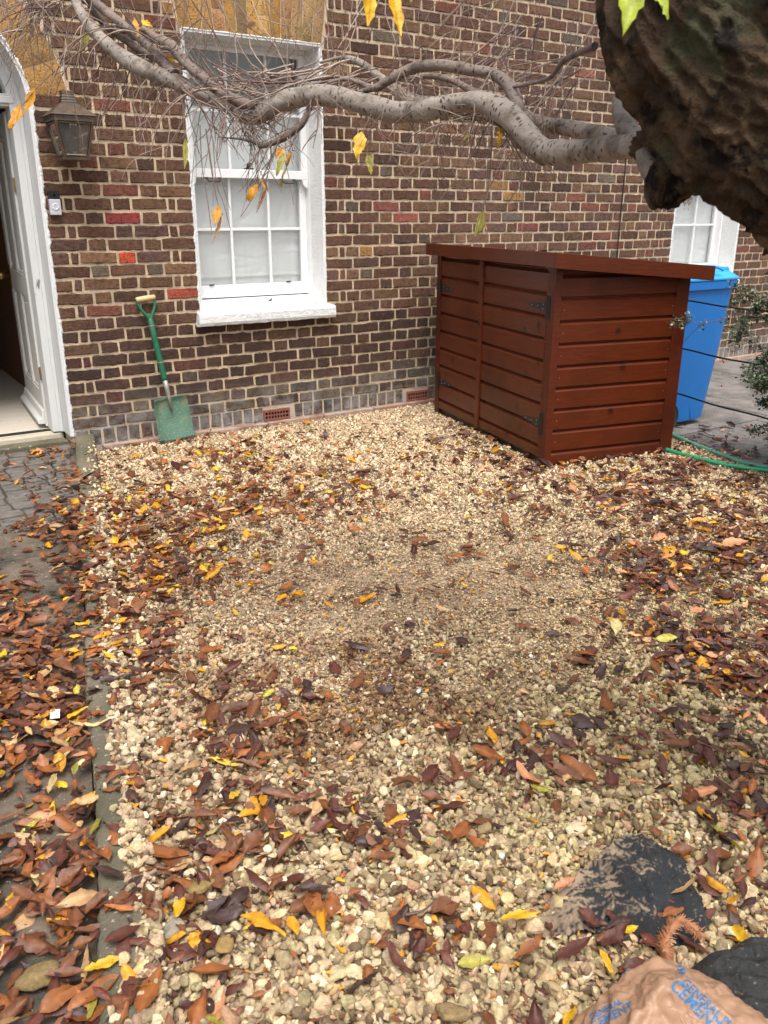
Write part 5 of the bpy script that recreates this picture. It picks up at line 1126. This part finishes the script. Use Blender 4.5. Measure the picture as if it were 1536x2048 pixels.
    text('CEMENT', 1338, 1972, 34, 46, 1.02); text('GENERAL PURPOSE', 1362, 1966, 23, 44, 1.05)
    text('GENERAL', 1182, 2040, 17, -28); text('CEMENT', 1186, 2060, 24, -28); text('GENERAL PURPOSE', 1175, 2010, 15, -40)
    def poly(pts):
        bm = bmesh.new(); vs = [bm.verts.new((a, b_, 0)) for a, b_ in pts]; bm.faces.new(vs); bmesh.ops.triangulate(bm, faces=bm.faces); bmesh.ops.subdivide_edges(bm, edges=bm.edges, cuts=2); bmesh.ops.triangulate(bm, faces=bm.faces); bm.verts.index_update()
        decal('printed_mark', [(v.co.x, v.co.y) for v in bm.verts], [tuple(v.index for v in f.verts) for f in bm.faces]); bm.free()
    poly([(1352, 1933), (1366, 1924), (1386, 1932), (1384, 1939), (1370, 1936), (1372, 1946), (1360, 1951), (1356, 1940)])
bag()
# dry conifer sprig
def sprig():
    b = MB(); P = spline([gnd(1325, 1905, .05), gnd(1335, 1870, .06), gnd(1360, 1842, .06), (gnd(1400, 1868, .05))], 12)
    b.tube(P, .0012, 5)
    for i in range(2, len(P)-1):
        d = P[i+1]-P[i-1]; d /= np.linalg.norm(d)
        for k in range(14):
            v = d*.8+RNG.normal(0, .55, 3)*[1, 1, .6]; v /= np.linalg.norm(v); L = random.uniform(.010, .022); b.tube([P[i], P[i]+v*L*.5+[0, 0, .001], P[i]+v*L], [.0011, .0009, .0003], 3, cap=False)
    tag(b.build('conifer_sprig', MT['needle']), 'dry orange brown conifer sprig lying above the paper bag', 'sprig')
sprig()
# ================================================================== TREE
tree = empty('weeping_birch', (0, 0, 0), 0, 'old weeping tree with craggy dark trunk and pale speckled limbs', 'tree')
base_w = CAM+1.9*(Fh*math.cos(math.radians(50))+RT*math.sin(math.radians(50))); base_w[2] = -.05
def limb_mesh(name, pts, rad, n, m, parent, craggy=0., seed=0, tone=(1, 1, 1), per=8, rough_=.0):
    P = spline(pts, per); r = spline(np.array(rad, float)[:, None], per)[:, 0]; N = len(P); V = np.zeros((N, n, 3)); A = np.zeros((N, n, 3)); prev = None; L = np.r_[0, np.cumsum(np.linalg.norm(np.diff(P, axis=0), axis=1))]
    for i in range(N):
        d = P[min(i+1, N-1)]-P[max(i-1, 0)]; d /= np.linalg.norm(d)+1e-12
        u = (np.cross(d, [0, 0, 1.]) if prev is None else prev-d*(prev@d)); u = u if np.linalg.norm(u) > .05 else np.cross(d, [1., 0, 0]); u /= np.linalg.norm(u); prev = u; q = np.cross(d, u)
        for k in range(n):
            a = 2*pi*k/n; o_ = math.cos(a)*u+math.sin(a)*q; p = P[i]+o_*r[i]; rr = r[i]
            if craggy:
                f1 = mn.noise(Vector(p*5.5)+Vector((seed, 0, 0))); f2 = 1-abs(mn.noise(Vector(p*14)+Vector((seed, 3, 0))))*2; f3 = 1-abs(mn.noise(Vector((p[0]*30, p[1]*30, p[2]*46))+Vector((f1, f2, 0))*.8))*2.4; f4 = mn.noise(Vector(p*90))
                q1 = Vector((math.cos(a)*3.1, math.sin(a)*3.1, L[i]*4.2+1.2*f1)); g1 = 1-abs(mn.noise(q1))*2.6; q2 = Vector((math.cos(a)*8.5+f2, math.sin(a)*8.5, L[i]*13+2*f1)); g2 = 1-abs(mn.noise(q2))*2.6
                rr += craggy*(.026*f1+.009*(f2-.45)+.020*(g1-.45)+.013*(g2-.45)+.006*(f3-.5)+.004*f4)
            else: rr *= 1+rough_*(.18*mn.noise(Vector(p*9)+Vector((seed, 0, 0)))+.14*mn.noise(Vector(p*32))+.06*mn.noise(Vector(p*80)))
            V[i, k] = P[i]+o_*rr; A[i, k] = (L[i], a/(2*pi)*min(1, r[i]/.03)*.3, seed)
    V = V.reshape(-1, 3); g = np.arange(len(V)).reshape(N, n); F = np.stack([g[:-1], np.roll(g[:-1], -1, 1), np.roll(g[1:], -1, 1), g[1:]], -1).reshape(-1, 4)
    V = np.concatenate([V, [P[0], P[-1]]]); k = np.arange(n); e0 = np.stack([k*0+len(V)-2, (k+1) % n, k, k], -1); e1 = np.stack([k*0+len(V)-1, (N-1)*n+k, (N-1)*n+(k+1) % n, (N-1)*n+(k+1) % n], -1)
    A = np.concatenate([A.reshape(-1, 3), [(0, 0, 0), (L[-1], 0, 0)]])
    o = np_mesh(name, V, F, m, parent, True, col=np.tile(tone, (len(V), 1)), extra=A)
    bm = bmesh.new(); bm.from_mesh(o.data); bm.verts.ensure_lookup_table(); nv = len(bm.verts)
    for c_, rw in ((nv-2, 0), (nv-1, N-1)):
        for kk in range(n):
            a_, b_ = rw*n+kk, rw*n+(kk+1) % n; bm.faces.new([bm.verts[c_], bm.verts[b_ if rw == 0 else a_], bm.verts[a_ if rw == 0 else b_]])
    bm.to_mesh(o.data); bm.free(); return o
def L3(pts): return [at(x, y, d) for x, y, d in pts], [w_/2*d/FPX for (x, y, d), w_ in zip(pts, [1]*len(pts))]
tp = [base_w, base_w*.7+at(1960, 700, 1.55)*.3+[0, 0, .1], at(1960, 640, 1.45), at(1825, 450, 1.3), at(1705, 335, 1.22), at(1590, 200, 1.22), at(1450, 60, 1.25), at(1395, -140, 1.3), at(1330, -480, 1.4), at(1250, -800, 1.6), at(1200, -1100, 1.75)]
trunk = limb_mesh('trunk', tp, [.24, .20, .170, .160, .154, .152, .158, .140, .12, .10, .05], 260, MT['bark_dark'], tree, craggy=.8, seed=2, per=34)
limb_mesh('branch', [at(1500, 300, 1.30), at(1425, 322, 1.30), at(1370, 338, 1.33), at(1335, 375, 1.35), at(1322, 405, 1.35), at(1322, 412, 1.35)], [.066, .046, .040, .034, .020, .004], 60, MT['bark_dark'], tree, craggy=.28, seed=5, per=12)
limb_mesh('branch', [at(1450, 330, 1.36), at(1390, 318, 1.38), at(1340, 300, 1.42), at(1290, 292, 1.5)], [.05, .038, .030, .027], 50, MT['bark_dark'], tree, craggy=.22, seed=9, per=10)
BR = []
def limb(pts, tone=(1, 1, 1), n=20, seed=0, rough_=1.):
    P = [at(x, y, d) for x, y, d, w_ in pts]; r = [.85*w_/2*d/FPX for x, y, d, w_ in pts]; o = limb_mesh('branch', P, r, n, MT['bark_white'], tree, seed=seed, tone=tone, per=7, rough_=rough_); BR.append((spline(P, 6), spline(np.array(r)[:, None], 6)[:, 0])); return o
limb([(1370, 300, 1.40, 62), (1320, 290, 1.46, 58), (1250, 293, 1.54, 56), (1180, 300, 1.62, 54), (1125, 305, 1.68, 54), (1088, 303, 1.72, 56), (1062, 282, 1.75, 58), (1030, 242, 1.78, 54), (990, 213, 1.82, 50), (940, 204, 1.87, 48), (890, 212, 1.92, 50), (840, 224, 1.96, 50), (790, 224, 2.0, 48), (740, 212, 2.03, 46), (690, 198, 2.07, 46), (640, 190, 2.1, 46), (600, 193, 2.12, 45), (560, 206, 2.14, 43), (525, 224, 2.16, 42), (497, 232, 2.18, 40), (470, 216, 2.2, 36), (430, 197, 2.22, 33), (380, 177, 2.26, 33), (340, 160, 2.28, 36), (300, 143, 2.3, 36), (260, 124, 2.33, 34), (222, 95, 2.36, 32), (192, 66, 2.39, 29), (165, 30, 2.42, 26), (148, -10, 2.45, 24), (135, -60, 2.5, 22)], seed=1, n=26)
limb([(515, 214, 2.15, 30), (470, 200, 2.17, 24), (432, 178, 2.2, 22), (392, 142, 2.22, 23), (362, 112, 2.24, 25), (338, 88, 2.26, 27), (312, 76, 2.27, 22), (296, 62, 2.28, 16)], (.62, .52, .50), 16, 2, 1.4)
limb([(350, 150, 2.27, 24), (318, 112, 2.31, 22), (285, 82, 2.33, 21), (250, 52, 2.36, 20), (215, 25, 2.38, 19), (180, -5, 2.42, 18), (140, -50, 2.5, 16)], (.66, .58, .56), 14, 3)
limb([(330, 130, 2.3, 14), (280, 100, 2.4, 17), (240, 72, 2.42, 18), (210, 50, 2.44, 17), (180, 10, 2.46, 15), (160, -40, 2.5, 14)], (.45, .38, .36), 12, 4)
limb([(395, 150, 2.21, 16), (360, 120, 2.23, 14), (345, 100, 2.24, 12), (322, 95, 2.25, 9)], (.45, .38, .36), 10, 5)
limb([(1040, 245, 1.80, 24), (1033, 205, 1.84, 27), (1018, 172, 1.87, 30), (985, 148, 1.9, 28), (940, 140, 1.93, 28), (880, 130, 1.97, 29), (835, 134, 2.0, 26), (800, 148, 2.02, 23), (770, 166, 2.04, 20), (748, 176, 2.05, 16), (720, 166, 2.07, 12), (690, 158, 2.08, 9), (655, 166, 2.1, 6)], (.72, .64, .62), 16, 6, 1.3)
limb([(750, 175, 2.05, 16), (720, 184, 2.06, 12), (690, 182, 2.08, 9), (640, 196, 2.2, 5)], (.5, .42, .4), 10, 7)
limb([(1330, 290, 1.50, 40), (1262, 282, 1.62, 38), (1225, 272, 1.72, 38), (1180, 266, 1.80, 36), (1140, 257, 1.86, 38), (1095, 250, 1.92, 37), (1055, 235, 1.98, 32), (1000, 212, 2.05, 28), (950, 196, 2.1, 26), (900, 200, 2.15, 27), (850, 208, 2.2, 31), (815, 197, 2.24, 30), (792, 180, 2.28, 26), (765, 160, 2.32, 20), (735, 135, 2.36, 18), (712, 122, 2.4, 16), (685, 115, 2.42, 10), (640, 125, 2.45, 6)], (1.05, 1.03, 1.02), 18, 8)
limb([(1300, 300, 1.5, 48), (1262, 268, 1.56, 46), (1243, 235, 1.6, 38), (1240, 200, 1.64, 34), (1262, 150, 1.68, 32), (1300, 80, 1.75, 30), (1340, -60, 1.9, 28)], (1.06, 1.04, 1.03), 18, 9)
limb([(1283, 300, 1.42, 30), (1292, 325, 1.42, 44), (1308, 350, 1.41, 50), (1318, 375, 1.40, 40), (1328, 400, 1.40, 24)], (1.08, 1.05, 1.04), 20, 10, .5)
limb([(1088, 322, 1.74, 24), (1060, 303, 1.78, 28), (1032, 275, 1.83, 27), (1010, 250, 1.88, 24), (975, 235, 1.94, 22), (935, 230, 2.0, 22), (880, 222, 2.06, 18), (820, 225, 2.1, 14)], (.60, .52, .48), 14, 11)
limb([(622, 210, 2.12, 12), (606, 245, 2.12, 14), (580, 268, 2.13, 15), (552, 284, 2.14, 13), (522, 292, 2.15, 12), (512, 286, 2.15, 9), (480, 278, 2.17, 5), (440, 275, 2.2, 3)], (.34, .28, .26), 12, 12)
limb([(990, 215, 1.95, 20), (940, 180, 2.05, 17), (900, 160, 2.1, 15), (860, 152, 2.15, 13), (820, 158, 2.2, 10)], (.6, .52, .5), 12, 13)
limb([(1190, 92, 1.5, 16), (1130, 120, 1.62, 13), (1100, 155, 1.7, 10), (1050, 170, 1.8, 8), (1000, 178, 1.9, 6)], (.55, .45, .48), 10, 14)
# twigs: thin, jointed, drooping
TW, TC = MB(), []
def twig(x, y, d, ang, L, sag, w0=2.2, tone=None, dd=0., kids=2):
    """starts at a point of the limb; ang is the launch slope as seen, L its length in m"""
    p = at(x, y, d); s = L; n = 11; pts = [p]; a = math.radians(ang); dirv = RT*math.cos(a)+UP*math.sin(a)+FW*RNG.normal(dd, .35); dirv /= np.linalg.norm(dirv); k = random.uniform(-1, 1)
    for i in range(n):
        pts.append(pts[-1]+dirv*s/n); dirv = dirv+np.array([0, 0, -1.])*sag/n+RNG.normal(0, .085, 3)+RT*k*.03; dirv /= np.linalg.norm(dirv)
    w = w0*.5*d/FPX; v0 = len(TW.v); TW.tube(pts, [w*(1-.62*i/n)*(1+.22*(i % 2)) for i in range(n+1)], 4, cap=False)
    tn = tone if tone is not None else random.choice(((.13, .075, .055), (.17, .105, .08), (.10, .06, .05), (.24, .17, .13), (.32, .24, .19)))
    TC.extend([tn]*(len(TW.v)-v0))
    for _ in range(kids):
        j = random.randint(2, n-2); qx, qy, qd = prj(pts[j]); dv = pts[j+1]-pts[j]; aa = math.degrees(math.atan2(dv@UP, dv@RT))
        twig(qx, qy, qd, aa+random.choice((-1, 1))*random.uniform(18, 50), L*random.uniform(.25, .6), sag*.9, w0*.72, tn, 0, 0)
def along(pts, N, ang, L, sag, w0, kids=2, sp=25, toned=None):
    P = spline(np.array(pts, float), 10)
    for _ in range(N):
        q = P[random.randrange(len(P))]; twig(q[0]+random.uniform(-4, 4), q[1]+random.uniform(-4, 4), q[2]+random.uniform(-.06, .1), random.gauss(ang, sp), random.uniform(.5, 1.2)*L, sag*random.uniform(.6, 1.4), w0*random.uniform(.7, 1.25), toned, 0, kids)
along([(150, 0, 2.4), (230, 100, 2.38), (330, 160, 2.3), (430, 200, 2.2), (500, 230, 2.18)], 46, -80, .20, 1.2, 2.6, 2, 40)
along([(150, 0, 2.4), (260, 60, 2.35), (370, 120, 2.3), (470, 195, 2.2)], 34, 150, .34, 1.9, 2.8, 1, 40)
along([(120, -40, 2.5), (60, -60, 2.5), (-20, -40, 2.5)], 26, -80, .30, .8, 2.8, 2, 30)
along([(150, -20, 2.4), (100, 20, 2.45), (40, 60, 2.5)], 16, 200, .22, 1.0, 2.6, 2, 30)
# bundle sweeping left from the middle and lying along the limb
for _ in range(32):
    y0 = random.gauss(160, 9); twig(random.uniform(560, 760), y0-random.uniform(0, 30), random.uniform(2.1, 2.4), random.gauss(196, 9), random.uniform(.16, .34), random.uniform(-.3, .4), random.uniform(2.2, 5), None, 0, 1)
for _ in range(24):
    twig(random.uniform(330, 470), random.uniform(110, 190), random.uniform(2.1, 2.35), random.gauss(-35, 10), random.uniform(.15, .3), random.uniform(-.7, .1), random.uniform(2, 4), None, 0, 1)
along([(440, 205, 2.2), (520, 235, 2.15), (600, 200, 2.1), (640, 200, 2.1)], 14, -85, .16, .9, 2.4, 2, 45)
along([(520, 290, 2.15), (580, 270, 2.13)], 9, -100, .11, .8, 2.4, 1, 30)
along([(640, 200, 2.1), (800, 225, 2.0), (900, 210, 1.95), (1000, 230, 1.9), (1050, 290, 1.8)], 46, -90, .17, .7, 2.0, 2, 50)
along([(760, 165, 2.05), (860, 150, 2.15), (1000, 160, 2.0), (1020, 190, 1.9)], 56, -60, .16, .9, 2.2, 2, 80)
for _ in range(52):   # strands coming down from the crown overhead
    x = random.uniform(180, 1190); twig(x, random.uniform(-140, -20), random.uniform(1.9, 2.8), random.gauss(-82 if x < 700 else -112, 17), random.uniform(.22, .5), .35, random.uniform(1.6, 3), None, 0, 2)
for _ in range(30): twig(random.uniform(1020, 1200), random.uniform(20, 190), random.uniform(1.8, 2.3), random.gauss(-130, 16), random.uniform(.15, .4), .2, random.uniform(1.8, 3.2), None, 0, 2)
for q in ((440, 250, 2.15, -98, .22), (420, 250, 2.15, -80, .28), (412, 262, 2.16, -80, .20), (565, 260, 2.13, -110, .22), (560, 300, 2.1, -65, .14), (985, 235, 1.9, -92, .30), (1005, 262, 1.9, -60, .18), (560, 270, 2.1, -125, .18), (370, 180, 2.2, -88, .16)):
    twig(q[0], q[1], q[2], q[3], q[4], .25, 2.4, (.16, .10, .08), 0, 0)
for path in (((412, 258, 2.16), (420, 320, 2.15), (428, 370, 2.15), (437, 412, 2.15), (446, 430, 2.15)), ((400, 250, 2.17), (404, 330, 2.17), (415, 400, 2.16), (424, 470, 2.16)), ((566, 258, 2.12), (548, 305, 2.11), (526, 352, 2.1), (512, 385, 2.1), (482, 433, 2.1)), ((500, 300, 2.12), (514, 330, 2.11), (526, 354, 2.1)),
             ((600, 262, 2.11), (580, 290, 2.1), (566, 297, 2.1)), ((596, 255, 2.11), (585, 285, 2.1), (576, 308, 2.1), (572, 340, 2.1)), ((752, 205, 2.02), (738, 238, 2.01), (726, 264, 2.0), (733, 285, 2.0), (735, 308, 2.0)), ((985, 232, 1.9), (983, 300, 1.9), (978, 360, 1.9), (972, 400, 1.9), (964, 424, 1.9), (966, 442, 1.9)),
             ((998, 230, 1.9), (1001, 245, 1.9), (1002, 260, 1.9)), ((952, 230, 1.9), (944, 250, 1.9), (940, 268, 1.9)), ((362, 190, 2.22), (370, 235, 2.2), (372, 278, 2.2)), ((210, 60, 2.38), (150, 110, 2.34), (100, 150, 2.32), (70, 180, 2.3), (44, 212, 2.3)), ((745, -90, 1.5), (747, -50, 1.46), (745, -26, 1.45)), ((770, -90, 1.5), (780, -50, 1.46), (783, -26, 1.45)),
             ((1250, -150, 1.05), (1268, -100, .97), (1273, -66, .95)), ((1290, -140, 1.05), (1305, -90, .97), (1310, -48, .95)), ((262, 20, 2.33), (268, 40, 2.3)), ((300, 60, 2.28), (284, 42, 2.3)), ((190, 45, 2.4), (180, 66, 2.4)), ((985, 235, 1.9), (930, 330, 1.9), (880, 400, 1.9)), ((1010, 262, 1.85), (1050, 330, 1.85), (1085, 400, 1.85))):
    v0 = len(TW.v); P = spline([at(*q) for q in path], 6); TW.tube(P, [.0017-.0008*i/len(P) for i in range(len(P))], 5, cap=False); TC.extend([(.13, .08, .06)]*(len(TW.v)-v0))
tw = TW.build('twigs', MT['twig'], tree, smooth=True, recalc=False)
a_ = tw.data.color_attributes.new('Col', 'FLOAT_COLOR', 'POINT'); c_ = np.ones((len(TC), 4), np.float32); c_[:, :3] = TC; a_.data.foreach_set('color', c_.ravel())
tw['kind'] = 'stuff'
# leaves still hanging: base px, tip px, depth, width ratio, colour
HL = [(70, 178, 48, 236, 2.3, .34, 'orange'), (44, 210, 26, 262, 2.3, .36, 'orange'), (268, 38, 277, 74, 2.3, .26, 'orange'), (284, 42, 306, 56, 2.3, .4, 'yellow'), (331, 114, 352, 126, 2.3, .4, 'yellow'), (372, 276, 370, 340, 2.2, .18, 'olive'), (436, 413, 431, 454, 2.15, .42, 'orange'), (446, 430, 426, 492, 2.15, .14, 'tan'), (518, 368, 499, 404, 2.1, .42, 'orange'),
 (524, 356, 540, 388, 2.1, .34, 'tan'), (534, 376, 514, 428, 2.1, .12, 'rust'), (566, 296, 551, 318, 2.1, .5, 'orange'), (569, 308, 553, 353, 2.1, .28, 'olive'), (578, 306, 573, 336, 2.1, .3, 'orange'), (573, 340, 564, 377, 2.1, .24, 'olive'), (724, 266, 714, 319, 2.0, .42, 'yellow'), (735, 306, 739, 351, 2.0, .28, 'olive'), (966, 423, 949, 476, 1.9, .30, 'olive'), (965, 440, 975, 472, 1.9, .16, 'tan'),
 (1002, 258, 999, 299, 1.9, .24, 'yellow'), (940, 266, 928, 286, 1.9, .3, 'olive'), (180, 65, 160, 110, 2.4, .25, 'olive'), (745, -30, 734, 56, 1.45, .34, 'yellow'), (782, -30, 801, 86, 1.45, .24, 'yellow'), (818, -20, 822, 8, 1.5, .5, 'olive'), (1272, -70, 1245, 76, .95, .34, 'green'), (1310, -50, 1334, 46, .95, .22, 'green'), (488, 60, 512, 50, 2.2, .2, 'tan'), (1130, 168, 1120, 182, 2.0, .4, 'orange')]
LC['green'] = (.36, .42, .03)
for k, (bx, by, tx, ty, d, wr, key) in enumerate(HL):
    A, B = at(bx, by, d), at(tx, ty, d+random.uniform(-.01, .01)); L = np.linalg.norm(B-A); V, F = leaf_shape(L, L*wr*1.12, random.uniform(-.4, .5), random.uniform(.1, .45), random.uniform(-.7, .7), 600+k, 13, 6)
    ex = (B-A)/L; ez = -FW+RT*random.uniform(-.5, .5); ez -= ex*(ez@ex); ez /= np.linalg.norm(ez); ey = np.cross(ez, ex)
    V = (A+B)/2+V[:, :1]*ex+V[:, 1:2]*ey+V[:, 2:]*ez; c = np.array(LC[key])*(1.1 if key == 'yellow' else 1); mid = (np.arange(len(V)) % 7 == 3)[:, None]
    np_mesh('leaf', V, F, MT['leaf'], tree, True, np.clip(np.tile(c, (len(V), 1))*np.where(mid, .72, 1), 0, .8))
    twig(*prj(A)[:3], 88+random.uniform(-25, 25), .03, 0, 2, (.16, .1, .07), 0, 0) if False else None
# ================================================================== SHRUB by the fence
random.seed(5); RNG = np.random.default_rng(5)
shr = empty('garden_shrub', (1.0, -2.70, 0), 0, 'small leaved thorny shrub with red berries beside the wire fence', 'shrub')
so = np.array([1.0, -2.70, 0])+RT*.165+Fh*.02; shr.location = so; st = MB(); tips = []
def stem(p, v, L, w, depth):
    n = 9; pts = [p]
    for i in range(n): pts.append(pts[-1]+v*L/n); v = v+RNG.normal(0, .13, 3)+np.array([0, 0, -.02]); v /= np.linalg.norm(v)
    st.tube(pts, [w*(1-.6*i/n) for i in range(n+1)], 5, cap=False)
    for i in range(2, n+1): tips.append((pts[i], v, depth))
    if depth < 3:
        for _ in range(4 if depth == 0 else 3): j = random.randint(3, n); vv = v+RNG.normal(0, .5, 3); vv /= np.linalg.norm(vv); stem(pts[j], vv, L*random.uniform(.4, .65), w*.6, depth+1)
for k in range(15):
    v = np.array([RNG.normal(.09, .10), RNG.normal(-.05, .10), 1.]); v /= np.linalg.norm(v); stem(RNG.normal(0, .03, 3)*[1, 1, 0], v, random.uniform(.62, .95), .007, 0)
v = np.array([-.62, .05, .25]); v /= np.linalg.norm(v)
for z0_, L in ((.50, .13), (.62, .10)): stem(np.array([.02, 0, z0_]), v+RNG.normal(0, .12, 3), L, .003, 3)
tips = [t_ for t_ in tips if prj(t_[0]+so)[0] > 1425 or random.random() < .12]; st.build('stems', M('shrub_stem', base=(.12, .085, .06), rough=.7, var=.3), shr, smooth=True)
Vs, Fs, Cs = [], [], []; base = 0
V0, F0 = leaf_shape(.019, .0125, .3, .3, .2, 5, 5, 2)
for p, v, dp in tips:
    for _ in range(12 if dp else 7):
        q = p+RNG.normal(0, .016, 3); Rm = rand_rot(1, 1.0)[0]; V = V0*RNG.uniform(.7, 1.35)@Rm.T+q; Vs.append(V); Fs.append(F0+base); base += len(V)
        Cs.append(np.tile(np.array(random.choice(((.060, .085, .042), (.085, .115, .060), (.045, .065, .035), (.13, .16, .09), (.07, .085, .05)))) if random.random() > .012 else (.6, .35, .05), (len(V), 1)))
np_mesh('leaves', np.concatenate(Vs), np.concatenate(Fs), MT['shrub_leaf'], shr, True, np.concatenate(Cs))
for px, py, lab in ((1443, 772, 0), (1447, 724, 0), (1520, 590, 0), (1500, 640, 0)):
    p = fpt(px, py)-so; MB().lathe([(.001, -.006), (.005, -.003), (.006, .001), (.004, .005), (.001, .006)], p, 10).build('berry', MT['berry'], shr, smooth=True)
